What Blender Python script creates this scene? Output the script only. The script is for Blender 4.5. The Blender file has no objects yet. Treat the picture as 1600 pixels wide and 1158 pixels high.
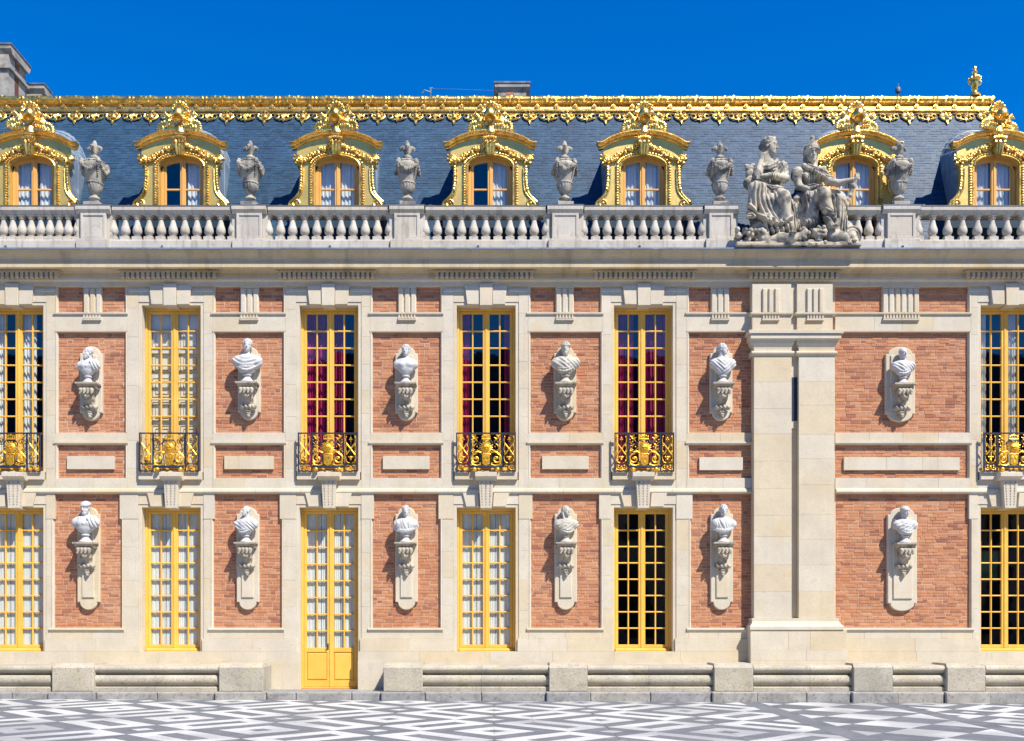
import bpy, math, random
import numpy as np
from mathutils import Vector, Matrix, Euler
R = math.radians
random.seed(7)
rng = np.random.default_rng(7)
sc = bpy.context.scene
col = sc.collection

# ------------------------------------------------------------------ camera
FPX, CX, HY, DIST, HC = 1570.0, 772.0, 970.0, 20.39, 1.55   # focal length in photo pixels, principal point, wall distance, eye height
cam = bpy.data.cameras.new('camera')
cam.sensor_width = 36.0
cam.lens = FPX / 1600.0 * 36.0
cam.shift_x = (800.0 - CX) / 1600.0
cam.shift_y = (HY - 579.0) / 1600.0
cam.clip_start, cam.clip_end = 0.1, 2000.0
camo = bpy.data.objects.new('camera', cam)
camo.location = (0, -DIST, HC)
camo.rotation_euler = (R(90), 0, 0)
col.objects.link(camo)
sc.camera = camo

# ------------------------------------------------------------------ sky and sun
SUN = Vector((0.82, -1.0, 1.60)).normalized()
world = bpy.data.worlds.new('World')
sc.world = world
world.use_nodes = True
wt = world.node_tree
wt.nodes.clear()
wo = wt.nodes.new('ShaderNodeOutputWorld')
wb = wt.nodes.new('ShaderNodeBackground')
sky = wt.nodes.new('ShaderNodeTexSky')
sky.sky_type = 'NISHITA'
sky.sun_disc = False
sky.sun_elevation = math.asin(SUN.z)
sky.sun_rotation = math.atan2(SUN.x, SUN.y)
sky.altitude = 300.0
sky.air_density = 1.0
sky.dust_density = 0.05
sky.ozone_density = 4.0
hs = wt.nodes.new('ShaderNodeHueSaturation')
hs.inputs['Saturation'].default_value = 1.45
hs.inputs['Value'].default_value = 1.0
hs.inputs['Hue'].default_value = 0.512
wt.links.new(sky.outputs[0], hs.inputs['Color'])
wt.links.new(hs.outputs[0], wb.inputs['Color'])
wb.inputs['Strength'].default_value = 0.112
wt.links.new(wb.outputs[0], wo.inputs[0])
sl = bpy.data.lights.new('sun', 'SUN')
sl.energy = 4.2
sl.angle = R(0.53)
sl.color = (1.0, 0.925, 0.81)
so = bpy.data.objects.new('sun', sl)
so.rotation_euler = SUN.to_track_quat('Z', 'Y').to_euler()
so.location = (20, -25, 45)
col.objects.link(so)
sc.view_settings.view_transform = 'Standard'
sc.view_settings.look = 'None'
sc.view_settings.exposure = 0.83
sc.view_settings.gamma = 1.0
sc.view_settings.use_curve_mapping = False
sc.cycles.max_bounces = 8
sc.cycles.diffuse_bounces = 4
sc.cycles.transparent_max_bounces = 12
sc.cycles.use_adaptive_sampling = True
sc.cycles.use_denoising = True

# ------------------------------------------------------------------ helpers
def S(y=0.0): return (DIST + y) / FPX            # metres per photo pixel on the plane at depth y
def X(px, y=0.0): return (px - CX) * S(y)
def Z(py, y=0.0): return HC + (HY - py) * S(y)
def zg(x): return -0.0045 * x                    # the court falls gently to the right

class MB:
    def __init__(s): s.v = []; s.f = []
    def add(s, vs, fs):
        o = len(s.v); s.v.extend([tuple(p) for p in vs]); s.f.extend([tuple(i + o for i in f) for f in fs]); return s
    def box(s, x0, x1, y0, y1, z0, z1):
        v = [(x0,y0,z0),(x1,y0,z0),(x1,y1,z0),(x0,y1,z0),(x0,y0,z1),(x1,y0,z1),(x1,y1,z1),(x0,y1,z1)]
        return s.add(v, [(0,1,5,4),(1,2,6,5),(2,3,7,6),(3,0,4,7),(4,5,6,7),(3,2,1,0)])
    def fbox(s, x0, x1, y0, y1, z0, z1, c=0.006, back=False):   # box whose front (low y) edges are chamfered
        c = min(c, (x1-x0)*.45, (z1-z0)*.45)
        v = [(x0+c,y0,z0+c),(x1-c,y0,z0+c),(x1-c,y0,z1-c),(x0+c,y0,z1-c),
             (x0,y0+c,z0),(x1,y0+c,z0),(x1,y0+c,z1),(x0,y0+c,z1),
             (x0,y1,z0),(x1,y1,z0),(x1,y1,z1),(x0,y1,z1)]
        f = [(0,1,2,3)]
        for i in range(4):
            j = (i+1) % 4
            f.append((4+i,4+j,j,i)); f.append((8+i,8+j,4+j,4+i))
        if back: f.append((11,10,9,8))
        return s.add(v, f)
    def prism_x(s, prof, x0, x1, caps=True, dx0=0.0):            # closed profile of (y, z) run along x
        n = len(prof)
        v = [(x0, p[0], p[1]) for p in prof] + [(x1, p[0], p[1]) for p in prof]
        f = [(i, (i+1) % n, n + (i+1) % n, n + i) for i in range(n)]
        if caps: f += [tuple(range(n-1, -1, -1)), tuple(range(n, 2*n))]
        return s.add(v, f)
    def prism_y(s, out, y0, y1, c=0.0, back=True):               # outline of (x, z) run along y, front edge chamfered
        n = len(out)
        if c > 0:
            inn = inset(out, c)
            v = [(p[0], y0, p[1]) for p in inn] + [(p[0], y0 + c, p[1]) for p in out] + [(p[0], y1, p[1]) for p in out]
            f = [tuple(range(n))]
            f += [(n+i, n+(i+1) % n, (i+1) % n, i) for i in range(n)]
            f += [(2*n+i, 2*n+(i+1) % n, n+(i+1) % n, n+i) for i in range(n)]
            if back: f.append(tuple(range(3*n-1, 2*n-1, -1)))
        else:
            v = [(p[0], y0, p[1]) for p in out] + [(p[0], y1, p[1]) for p in out]
            f = [tuple(range(n))] + [(n+i, n+(i+1) % n, (i+1) % n, i) for i in range(n)]
            if back: f.append(tuple(range(2*n-1, n-1, -1)))
        return s.add(v, f)
    def lathe(s, prof, c=(0,0,0), n=16, sy=1.0):                 # (r, z) profile from bottom to top
        v = []; f = []; m = len(prof)
        for r, z in prof:
            for k in range(n):
                a = 2*math.pi*k/n
                v.append((c[0]+r*math.cos(a), c[1]+r*math.sin(a)*sy, c[2]+z))
        for i in range(m-1):
            for k in range(n):
                k2 = (k+1) % n
                f.append((i*n+k, i*n+k2, (i+1)*n+k2, (i+1)*n+k))
        f.append(tuple(range(n-1, -1, -1))); f.append(tuple((m-1)*n+k for k in range(n)))
        return s.add(v, f)
    def ball(s, c, r, n=8, m=5, q=(1,1,1)):
        v = [(c[0], c[1], c[2]-r*q[2])]; f = []
        for i in range(1, m):
            t = math.pi*i/m
            for k in range(n):
                a = 2*math.pi*k/n
                v.append((c[0]+r*q[0]*math.sin(t)*math.cos(a), c[1]+r*q[1]*math.sin(t)*math.sin(a), c[2]-r*q[2]*math.cos(t)))
        v.append((c[0], c[1], c[2]+r*q[2])); e = len(v)-1
        for k in range(n):
            k2 = (k+1) % n
            f.append((0, 1+k2, 1+k)); f.append((e, e-n+k, e-n+k2))
            for i in range(m-2):
                f.append((1+i*n+k, 1+i*n+k2, 1+(i+1)*n+k2, 1+(i+1)*n+k))
        return s.add(v, f)
    def tube(s, pts, r, n=6, flat=1.0):                          # r may be a list; flat squeezes it along y
        pts = [Vector(p) for p in pts]; m = len(pts)
        rr = r if isinstance(r, (list, tuple)) else [r]*m
        v = []; f = []
        for i, p in enumerate(pts):
            t = (pts[min(i+1, m-1)] - pts[max(i-1, 0)]).normalized()
            up = Vector((0,1,0)) if abs(t.y) < .9 else Vector((1,0,0))
            a = t.cross(up).normalized(); b = a.cross(t).normalized()
            for k in range(n):
                w = 2*math.pi*(k+.5)/n
                d = a*math.cos(w)*rr[i] + b*math.sin(w)*rr[i]*flat
                v.append(tuple(p+d))
        for i in range(m-1):
            for k in range(n):
                k2 = (k+1) % n
                f.append((i*n+k, i*n+k2, (i+1)*n+k2, (i+1)*n+k))
        f.append(tuple(range(n-1, -1, -1))); f.append(tuple((m-1)*n+k for k in range(n)))
        return s.add(v, f)
    def merge(s, o, off=(0,0,0), sc_=1.0, mir=False):
        q = -1 if mir else 1
        vs = [(off[0]+p[0]*sc_*q, off[1]+p[1]*sc_, off[2]+p[2]*sc_) for p in o.v]
        return s.add(vs, [f[::-1] for f in o.f] if mir else o.f)
    def mesh(s, name, smooth=False, fix=True):
        me = bpy.data.meshes.new(name)
        me.from_pydata(s.v, [], s.f)
        if smooth:
            me.polygons.foreach_set('use_smooth', [True]*len(me.polygons))
            me.set_sharp_from_angle(angle=R(38))
        if fix: fixn(me)
        me.update()
        return me

import bmesh
def fixn(me):
    if len(me.polygons) > 60000: return
    bm = bmesh.new(); bm.from_mesh(me)
    bmesh.ops.recalc_face_normals(bm, faces=bm.faces)
    bm.to_mesh(me); bm.free()

def inset(poly, d):
    n = len(poly); out = []
    A = sum(poly[i][0]*poly[(i+1) % n][1]-poly[(i+1) % n][0]*poly[i][1] for i in range(n))
    sg = 1 if A > 0 else -1
    for i in range(n):
        p0, p1, p2 = poly[i-1], poly[i], poly[(i+1) % n]
        e1 = (p1[0]-p0[0], p1[1]-p0[1]); e2 = (p2[0]-p1[0], p2[1]-p1[1])
        l1 = math.hypot(*e1) or 1e-9; l2 = math.hypot(*e2) or 1e-9
        n1 = (-e1[1]/l1*sg, e1[0]/l1*sg); n2 = (-e2[1]/l2*sg, e2[0]/l2*sg)
        k = 1 + n1[0]*n2[0] + n1[1]*n2[1]
        k = max(k, .35)
        out.append((p1[0]+(n1[0]+n2[0])*d/k, p1[1]+(n1[1]+n2[1])*d/k))
    return out

def ob(name, me, mat, parent=None, loc=(0,0,0), rot=(0,0,0), smooth=False, kind=None, label=None):
    if isinstance(me, MB): me = me.mesh(name, smooth)
    if mat is not None and not me.materials: me.materials.append(mat)
    o = bpy.data.objects.new(name, me)
    o.location = loc; o.rotation_euler = rot
    if parent is not None: o.parent = parent
    if kind: o['kind'] = kind
    if label: o['label'] = label
    col.objects.link(o)
    return o
def empty(name, loc=(0,0,0), parent=None):
    o = bpy.data.objects.new(name, None); o.location = loc; o.empty_display_size = .2
    if parent is not None: o.parent = parent
    col.objects.link(o); return o
def tag(o, label, cat, group=None):
    o['label'] = label; o['category'] = cat
    if group: o['group'] = group
    return o

# ------------------------------------------------------------------ materials
def mk(name, cols, rough=.7, metal=0.0, var=.18, vscale=3.0, stain=None, bump=None, fine=None, spec=.5, streak=None):
    m = bpy.data.materials.new(name); m.use_nodes = True
    t = m.node_tree; N = t.nodes; L = t.links
    b = N['Principled BSDF']
    b.inputs['Roughness'].default_value = rough
    b.inputs['Metallic'].default_value = metal
    b.inputs['Specular IOR Level'].default_value = spec
    geo = N.new('ShaderNodeNewGeometry'); oi = N.new('ShaderNodeObjectInfo')
    ad = N.new('ShaderNodeMath'); ad.operation = 'ADD'
    L.new(oi.outputs['Random'], ad.inputs[0]); L.new(geo.outputs['Random Per Island'], ad.inputs[1])
    fr = N.new('ShaderNodeMath'); fr.operation = 'FRACT'; L.new(ad.outputs[0], fr.inputs[0])
    cr = N.new('ShaderNodeValToRGB'); cr.color_ramp.interpolation = 'LINEAR'
    el = cr.color_ramp.elements
    cols = list(cols)+[cols[0]] if len(cols) == 1 else cols
    while len(el) < len(cols): el.new(.5)
    for i, c in enumerate(cols):
        el[i].position = i/max(1, len(cols)-1); el[i].color = (*c, 1)
    L.new(fr.outputs[0], cr.inputs[0])
    out = cr.outputs[0]
    def noise(scale, detail=5, stretch=None):
        n = N.new('ShaderNodeTexNoise'); n.inputs['Scale'].default_value = scale; n.inputs['Detail'].default_value = detail
        if stretch:
            mp = N.new('ShaderNodeMapping'); mp.inputs['Scale'].default_value = stretch
            L.new(geo.outputs['Position'], mp.inputs[0]); L.new(mp.outputs[0], n.inputs['Vector'])
        else: L.new(geo.outputs['Position'], n.inputs['Vector'])
        return n
    def mul(a, nz, lo, hi):
        mr = N.new('ShaderNodeMapRange'); mr.inputs[1].default_value = .3; mr.inputs[2].default_value = .7
        mr.inputs[3].default_value = lo; mr.inputs[4].default_value = hi
        L.new(nz.outputs[0], mr.inputs[0])
        mx = N.new('ShaderNodeMix'); mx.data_type = 'RGBA'; mx.blend_type = 'MULTIPLY'; mx.inputs[0].default_value = 1
        cb = N.new('ShaderNodeCombineColor')
        for k in range(3): L.new(mr.outputs[0], cb.inputs[k])
        L.new(a, mx.inputs[6]); L.new(cb.outputs[0], mx.inputs[7])
        return mx.outputs[2]
    def mixto(a, nz, lo, hi, c, amt):
        lo, hi = .5+(lo-.5)*.72, .5+(hi-.5)*.72                  # fractal noise keeps close to one half
        mr = N.new('ShaderNodeMapRange'); mr.inputs[1].default_value = lo; mr.inputs[2].default_value = hi; mr.inputs[4].default_value = amt
        L.new(nz.outputs[0], mr.inputs[0])
        mx = N.new('ShaderNodeMix'); mx.data_type = 'RGBA'
        L.new(mr.outputs[0], mx.inputs[0]); L.new(a, mx.inputs[6]); mx.inputs[7].default_value = (*c, 1)
        return mx.outputs[2]
    if var: out = mul(out, noise(vscale), 1-var, 1+var*.6)
    if fine: out = mul(out, noise(fine[0], 3), 1-fine[1], 1+fine[1]*.5)
    if stain:
        for c, scl, lo, hi, amt in stain: out = mixto(out, noise(scl, 6), lo, hi, c, amt)
    if streak:
        c, stv, lo, hi, amt = streak; out = mixto(out, noise(1.0, 6, stv), lo, hi, c, amt)
    L.new(out, b.inputs['Base Color'])
    if bump:
        nb = noise(bump[0], 6); bp = N.new('ShaderNodeBump'); bp.inputs['Strength'].default_value = bump[1]; bp.inputs['Distance'].default_value = bump[2] if len(bump) > 2 else .01
        L.new(nb.outputs[0], bp.inputs['Height']); L.new(bp.outputs[0], b.inputs['Normal'])
    return m

YEL = (.60, .45, .22); GRY = (.34, .33, .30)
M = {}
M['stone'] = mk('limestone', [(.60,.53,.40), (.62,.56,.445), (.585,.52,.40), (.615,.56,.455), (.60,.515,.365), (.595,.54,.44), (.60,.50,.335), (.61,.545,.425), (.585,.53,.42)], .85, var=.09, vscale=2.2,
                stain=[((.57,.44,.24), 1.7, .60, .80, .35), ((.42,.385,.32), 7.0, .60, .82, .3), ((.24,.22,.18), 55.0, .66, .76, .5)], streak=((.46,.40,.30), (9, 3, .8), .60, .82, .3), bump=(40, .3, .006), fine=(60, .08), spec=.25)
M['cornice'] = mk('cornice limestone', [(.56,.455,.29), (.59,.485,.325), (.55,.455,.31), (.58,.47,.285)], .88, var=.12, vscale=1.6,
                stain=[((.52,.37,.15), 2.3, .55, .78, .45), ((.27,.23,.165), 3.0, .56, .80, .45)], streak=((.22,.185,.13), (6, 2, .5), .56, .80, .4), bump=(35, .3, .006), fine=(50, .12), spec=.2)
M['balu'] = mk('grey limestone', [(.54,.50,.43), (.57,.525,.45), (.51,.47,.40), (.55,.49,.39), (.53,.495,.435)], .88, var=.14, vscale=3,
                stain=[((.24,.225,.19), 6.0, .57, .78, .5)], streak=((.20,.19,.165), (14, 4, 1.2), .56, .78, .45), bump=(45, .3, .006), fine=(70, .12), spec=.2)
M['bench'] = mk('weathered bench stone', [(.47,.43,.34), (.52,.47,.375), (.44,.41,.34), (.55,.495,.39)], .92, var=.2, vscale=2.5,
                stain=[((.44,.39,.22), 2.4, .54, .75, .4), ((.16,.15,.125), 34.0, .56, .70, .5), ((.17,.16,.14), 5.0, .58, .80, .5)], bump=(60, .5, .008), fine=(110, .25), spec=.15)
M['kerb'] = mk('kerb stone', [(.27,.275,.275), (.31,.31,.305), (.37,.35,.315), (.26,.265,.265)], .85, var=.2, vscale=5,
                stain=[((.13,.125,.115), 16.0, .56, .74, .6)], bump=(50, .4, .006), fine=(80, .2), spec=.25)
M['brick'] = mk('fired brick', [(.44,.18,.092), (.53,.245,.122), (.48,.205,.104), (.56,.29,.155), (.50,.215,.108), (.50,.22,.116), (.31,.125,.08), (.54,.255,.13), (.48,.205,.104)], .9, var=.14, vscale=9,
                stain=[((.30,.135,.09), 4.0, .58, .80, .4), ((.60,.37,.22), 1.1, .52, .78, .3)], streak=((.34,.16,.10), (5, 2, .7), .58, .80, .35), bump=(120, .4, .004), fine=(150, .12), spec=.2)
M['mortar'] = mk('lime mortar', [(.60,.44,.32)], .95, var=.15, vscale=4, bump=(200, .4, .003), spec=.1)
M['slate'] = mk('roof slate', [(.016,.051,.100), (.023,.066,.125), (.028,.077,.141), (.019,.056,.108), (.032,.084,.150), (.015,.049,.095)], .55, var=.2, vscale=1.6,
                streak=((.036,.092,.155), (3.0, .8, .5), .54, .80, .4), bump=(60, .2, .004), fine=(40, .10), spec=.3)
M['lead'] = mk('sheet lead', [(.15,.205,.27), (.18,.24,.305)], .5, metal=.1, var=.25, vscale=3, stain=[((.38,.43,.48), 4.0, .55, .75, .5)], bump=(14, .15, .01), spec=.5)
M['leaddark'] = mk('dark lead flashing', [(.10,.12,.15), (.13,.15,.18)], .55, metal=.2, var=.25, vscale=5, stain=[((.25,.29,.34), 6.0, .5, .75, .5)])
M['gold'] = mk('gilded lead', [(1.0,.655,.185), (.98,.615,.155), (1.0,.69,.23)], .36, metal=1.0, var=.25, vscale=6, stain=[((.42,.24,.05), 7.0, .54, .74, .65), ((.30,.17,.05), 22.0, .58, .76, .5)], bump=(30, .45, .014), fine=(45, .18))
M['goldpale'] = mk('worn gilded sheet', [(.80,.56,.15), (.74,.53,.16), (.82,.56,.13)], .42, metal=.55, var=.18, vscale=5, stain=[((.44,.36,.15), 5.0, .54, .76, .5)], bump=(15, .15, .012), fine=(40, .1))
M['wood'] = mk('ochre painted wood', [(.80,.46,.08), (.84,.49,.09), (.78,.44,.075)], .45, var=.10, vscale=2.5, stain=[((.55,.31,.08), 7.0, .58, .82, .35)], streak=((.62,.37,.11), (20, 4, 1.0), .56, .78, .4), bump=(60, .1, .003), spec=.35)
M['woodpale'] = mk('pale ochre dormer wood', [(.74,.40,.11), (.70,.37,.095)], .5, var=.1, vscale=3, bump=(60, .1, .003), spec=.35)
M['marble'] = mk('white marble', [(.53,.53,.525), (.515,.518,.515), (.545,.535,.52)], .55, var=.10, vscale=7, stain=[((.30,.30,.29), 14.0, .58, .80, .45)], spec=.3)
M['marbleold'] = mk('aged marble', [(.50,.465,.395), (.48,.455,.385)], .65, var=.12, vscale=6, stain=[((.27,.26,.21), 9.0, .54, .76, .5)], spec=.3)
M['carved'] = mk('carved stone', [(.42,.37,.285), (.46,.405,.32), (.39,.35,.28)], .9, var=.2, vscale=5, stain=[((.13,.12,.10), 9.0, .50, .70, .6)], bump=(60, .4, .006), spec=.2)
M['statue'] = mk('weathered statue stone', [(.53,.475,.37), (.52,.47,.375)], .92, var=.18, vscale=3, stain=[((.56,.45,.27), 2.5, .54, .76, .4), ((.11,.11,.105), 4.6, .47, .62, .75), ((.12,.12,.11), 14.0, .56, .74, .5)], bump=(55, .35, .006), fine=(40, .15), spec=.15)
M['urn'] = mk('weathered urn stone', [(.46,.41,.32), (.43,.395,.325), (.44,.405,.335)], .92, var=.2, vscale=4, stain=[((.10,.105,.11), 4.6, .48, .64, .75)], bump=(60, .4, .006), fine=(50, .18), spec=.15)
M['iron'] = mk('dark blue wrought iron', [(.018,.028,.055)], .45, var=.3, vscale=20, spec=.5)
M['giltiron'] = mk('gilded ironwork', [(.90,.52,.055), (.86,.48,.05)], .42, metal=.7, var=.3, vscale=30, stain=[((.30,.16,.03), 25.0, .55, .75, .6)], bump=(120, .2, .004))
M['tiledark'] = mk('dark grey paving marble', [(.145,.162,.19), (.17,.188,.215), (.132,.15,.177), (.162,.178,.203)], .62, var=.18, vscale=2.0, stain=[((.25,.26,.275), 3.0, .54, .8, .4), ((.09,.09,.095), 18.0, .56, .72, .45)], bump=(40, .3, .005), fine=(60, .15), spec=.35)
M['tilewhite'] = mk('white paving marble', [(.59,.61,.60), (.55,.57,.565), (.61,.63,.62), (.57,.59,.58)], .58, var=.10, vscale=2.0, stain=[((.26,.275,.295), .40, .47, .66, .75), ((.38,.385,.385), 3.0, .55, .78, .45), ((.22,.22,.22), 18.0, .60, .74, .4)], bump=(40, .3, .005), fine=(60, .12), spec=.35)
M['bed'] = mk('court ground', [(.36,.32,.265)], .9, var=.2, vscale=1.5, spec=.2)
M['cloth'] = mk('white linen', [(.80,.79,.74), (.77,.765,.72)], .9, var=.05, vscale=4, spec=.1)
M['crimson'] = mk('crimson damask', [(.42,.012,.10), (.36,.010,.085)], .65, var=.25, vscale=12, spec=.3)
M['room'] = mk('dark room', [(.045,.042,.045)], .9, var=.1, spec=.1)
M['panelwhite'] = mk('white shutter paint', [(.86,.80,.65)], .6, var=.06, spec=.3)
M['chimney'] = mk('chimney stone', [(.36,.33,.29), (.33,.31,.28)], .9, var=.25, vscale=3, stain=[((.12,.115,.11), 4.0, .50, .70, .65)], bump=(40, .4, .008), spec=.2)
M['rust'] = mk('rusted iron', [(.16,.06,.03)], .8, var=.3, vscale=10)

def glass_mat(name='window glass', tint=(.93,.96,.97), ior=1.5, rough=.02):
    m = bpy.data.materials.new(name); m.use_nodes = True
    t = m.node_tree; N = t.nodes; L = t.links
    N.remove(N['Principled BSDF'])
    tr = N.new('ShaderNodeBsdfTransparent'); tr.inputs[0].default_value = (*tint, 1)
    gl = N.new('ShaderNodeBsdfGlossy'); gl.inputs['Roughness'].default_value = rough; gl.inputs['Color'].default_value = (1,1,1,1)
    g0 = N.new('ShaderNodeNewGeometry')
    dt = N.new('ShaderNodeVectorMath'); dt.operation = 'DOT_PRODUCT'
    L.new(g0.outputs['Normal'], dt.inputs[0]); L.new(g0.outputs['Incoming'], dt.inputs[1])
    def mth(op, a, b=None):
        n = N.new('ShaderNodeMath'); n.operation = op
        if isinstance(a, (int, float)): n.inputs[0].default_value = a
        else: L.new(a, n.inputs[0])
        if b is not None: n.inputs[1].default_value = b
        return n.outputs[0]
    om = N.new('ShaderNodeMath'); om.operation = 'SUBTRACT'; om.inputs[0].default_value = 1.0
    L.new(mth('ABSOLUTE', dt.outputs['Value']), om.inputs[1])
    fz = mth('ADD', mth('MULTIPLY', mth('POWER', om.outputs[0], 5.0), .9), .042)
    geo = N.new('ShaderNodeNewGeometry')
    nz = N.new('ShaderNodeTexNoise'); nz.inputs['Scale'].default_value = 3.0; L.new(geo.outputs['Position'], nz.inputs['Vector'])
    bp = N.new('ShaderNodeBump'); bp.inputs['Strength'].default_value = .10; bp.inputs['Distance'].default_value = .01
    L.new(nz.outputs[0], bp.inputs['Height']); L.new(bp.outputs[0], gl.inputs['Normal'])
    mx = N.new('ShaderNodeMixShader')
    L.new(fz, mx.inputs[0]); L.new(tr.outputs[0], mx.inputs[1]); L.new(gl.outputs[0], mx.inputs[2])
    L.new(mx.outputs[0], N['Material Output'].inputs[0])
    return m
M['glass'] = glass_mat()

# ------------------------------------------------------------------ sculpting by distance field
class Sdf:
    def __init__(s, lo, hi, h):
        s.h = h; s.lo = np.array(lo, np.float32)
        ax = [np.arange(lo[i], hi[i]+h, h, dtype=np.float32) for i in range(3)]
        s.G = np.stack(np.meshgrid(*ax, indexing='ij'), -1)
        s.d = np.full(s.G.shape[:3], 9.0, np.float32)
        s.frame()
    def frame(s, o=(0,0,0), yaw=0, pitch=0, roll=0):
        s.o = np.array(o, np.float32); s.Rm = np.array(Euler((R(pitch), R(roll), R(yaw)), 'XYZ').to_matrix(), np.float32)
        if yaw == 0 and pitch == 0 and roll == 0 and tuple(o) == (0,0,0): s.P = s.G
        else:
            Rm = np.array(Euler((R(pitch), R(roll), R(yaw)), 'XYZ').to_matrix(), np.float32)
            s.P = (s.G - np.array(o, np.float32)) @ Rm
        return s
    def un(s, e, k):
        if k <= 0: s.d = np.minimum(s.d, e)
        else:
            t = np.clip(.5+.5*(e-s.d)/k, 0, 1); s.d = e*(1-t)+s.d*t-k*t*(1-t)
        return s
    def sub(s, e, k):
        if k <= 0: s.d = np.maximum(s.d, -e)
        else:
            t = np.clip(.5-.5*(e+s.d)/k, 0, 1); s.d = s.d*(1-t)-e*t+k*t*(1-t)
        return s
    def E(s, c, r):
        q = (s.P-np.array(c, np.float32))/np.array(r, np.float32)
        l = np.sqrt((q*q).sum(-1))
        return (l-1)*min(r) if min(r) > .5*max(r) else (l-1)*l/np.maximum(np.sqrt(((q/np.array(r, np.float32))**2).sum(-1)), 1e-4)
    def C(s, a, b, r1, r2):
        a = np.array(a, np.float32); b = np.array(b, np.float32); ba = b-a
        pa = s.P-a
        t = np.clip((pa@ba)/max(float(ba@ba), 1e-9), 0, 1)
        return np.sqrt(((pa-t[..., None]*ba)**2).sum(-1))-(r1+(r2-r1)*t)
    def B(s, c, hs, r=.01):
        q = np.abs(s.P-np.array(c, np.float32))-np.array(hs, np.float32)+r
        return np.sqrt((np.maximum(q, 0)**2).sum(-1))+np.minimum(q.max(-1), 0)-r
    def local(s, pts, rad, k, fn):                               # union evaluated only round the new piece
        w = np.array(pts, np.float32)@s.Rm.T+s.o; m = rad+k+.07
        a = np.maximum(np.floor((w.min(0)-m-s.lo)/s.h).astype(int), 0); b = np.minimum(np.ceil((w.max(0)+m-s.lo)/s.h).astype(int)+1, s.d.shape)
        if (b <= a).any(): return s
        q = tuple(slice(a[t], b[t]) for t in range(3))
        P0, d0 = s.P, s.d
        s.P, s.d = P0[q], d0[q]
        s.un(fn(), k); r_ = s.d
        s.P, s.d = P0, d0; s.d[q] = r_
        return s
    def ell(s, c, r, k=.02): return s.local([c], max(r), k, lambda: s.E(c, r))
    def cap(s, a, b, r1, r2=None, k=.02): r2 = r1 if r2 is None else r2; return s.local([a, b], max(r1, r2), k, lambda: s.C(a, b, r1, r2))
    def box(s, c, hs, r=.01, k=.01): return s.local([c], float(np.linalg.norm(hs)), k, lambda: s.B(c, hs, r))
    def engrave(s, pts, wd, amp):                                # a carved line seen from the front, (x, z) points; amp > 0 cuts, < 0 raises
        x, z = s.G[:, 0, :, 0], s.G[:, 0, :, 2]; best = np.full(x.shape, 9.0, np.float32)
        for (ax, az), (bx, bz) in zip(pts, pts[1:]):
            dx, dz = bx-ax, bz-az; t = np.clip(((x-ax)*dx+(z-az)*dz)/max(dx*dx+dz*dz, 1e-9), 0, 1)
            best = np.minimum(best, np.hypot(x-ax-t*dx, z-az-t*dz))
        s.d = s.d+(amp*np.exp(-(best/wd)**2))[:, None, :]
        return s
    def fan(s, A, B, n, wd, amp):                                # folds interpolated between two edge curves
        def rs(c, m=9):
            c = np.array(c, np.float32); l = np.r_[0, np.cumsum(np.hypot(*np.diff(c, axis=0).T))]; t = np.linspace(0, l[-1], m)
            return np.stack([np.interp(t, l, c[:, 0]), np.interp(t, l, c[:, 1])], 1)
        A, B = rs(A), rs(B)
        for i in range(n):
            t = (i+.5)/n; c = A*(1-t)+B*t; s.engrave([tuple(q) for q in c], wd, amp*(.75+.5*((i*7) % 3)/2))
            if i: t = i/n; c = A*(1-t)+B*t; s.engrave([tuple(q) for q in c], wd, -amp*.5)
        return s
    def chain(s, pts, r, k=.01):
        for i in range(len(pts)-1):
            ra = r[i] if isinstance(r, (list, tuple)) else r
            rb = r[i+1] if isinstance(r, (list, tuple)) else r
            s.cap(pts[i], pts[i+1], ra, rb, k)
        return s
    def mesh(s, name):
        d = s.d; sg = d < 0
        nx, ny, nz = d.shape
        cnt = np.zeros((nx-1, ny-1, nz-1), np.int8); 
        cs = [(a, b, c) for a in (0,1) for b in (0,1) for c in (0,1)]
        def sl_(A, c): return A[c[0]:c[0]+nx-1, c[1]:c[1]+ny-1, c[2]:c[2]+nz-1]
        for c in cs: cnt += sl_(sg, c)
        act = (cnt > 0) & (cnt < 8)
        ids = np.full(act.shape, -1, np.int64); I = np.argwhere(act); ids[act] = np.arange(len(I))
        pos = np.zeros((len(I), 3), np.float32); w = np.zeros(len(I), np.float32)
        val = {c: d[I[:,0]+c[0], I[:,1]+c[1], I[:,2]+c[2]] for c in cs}
        for c in cs:
            for ax in range(3):
                if c[ax] == 0:
                    c2 = list(c); c2[ax] = 1; c2 = tuple(c2)
                    a, b = val[c], val[c2]; m = (a < 0) != (b < 0)
                    t = np.where(m, a/np.where(m, a-b, 1), 0)
                    p = np.tile(np.array(c, np.float32), (len(I), 1)); p[:, ax] = t
                    pos[m] += p[m]; w[m] += 1
        pos = (I+pos/np.maximum(w, 1)[:, None])*s.h+s.lo
        F = []
        for ax in range(3):
            u, v = (ax+1) % 3, (ax+2) % 3
            A = np.moveaxis(sg, ax, 0)
            e = np.argwhere(sg.take(range(sg.shape[ax]-1), ax) != sg.take(range(1, sg.shape[ax]), ax))
            ok = (e[:, u] > 0) & (e[:, v] > 0) & (e[:, u] < d.shape[u]-1) & (e[:, v] < d.shape[v]-1)
            e = e[ok]
            def cid(du, dv):
                q = e.copy(); q[:, u] += du; q[:, v] += dv
                return ids[q[:,0], q[:,1], q[:,2]]
            quad = np.stack([cid(-1,-1), cid(0,-1), cid(0,0), cid(-1,0)], 1)
            fl = sg[e[:,0], e[:,1], e[:,2]]
            quad[~fl] = quad[~fl][:, ::-1]
            F.append(quad)
        F = np.concatenate(F)
        F = F[(F >= 0).all(1)]
        me = bpy.data.meshes.new(name)
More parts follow.
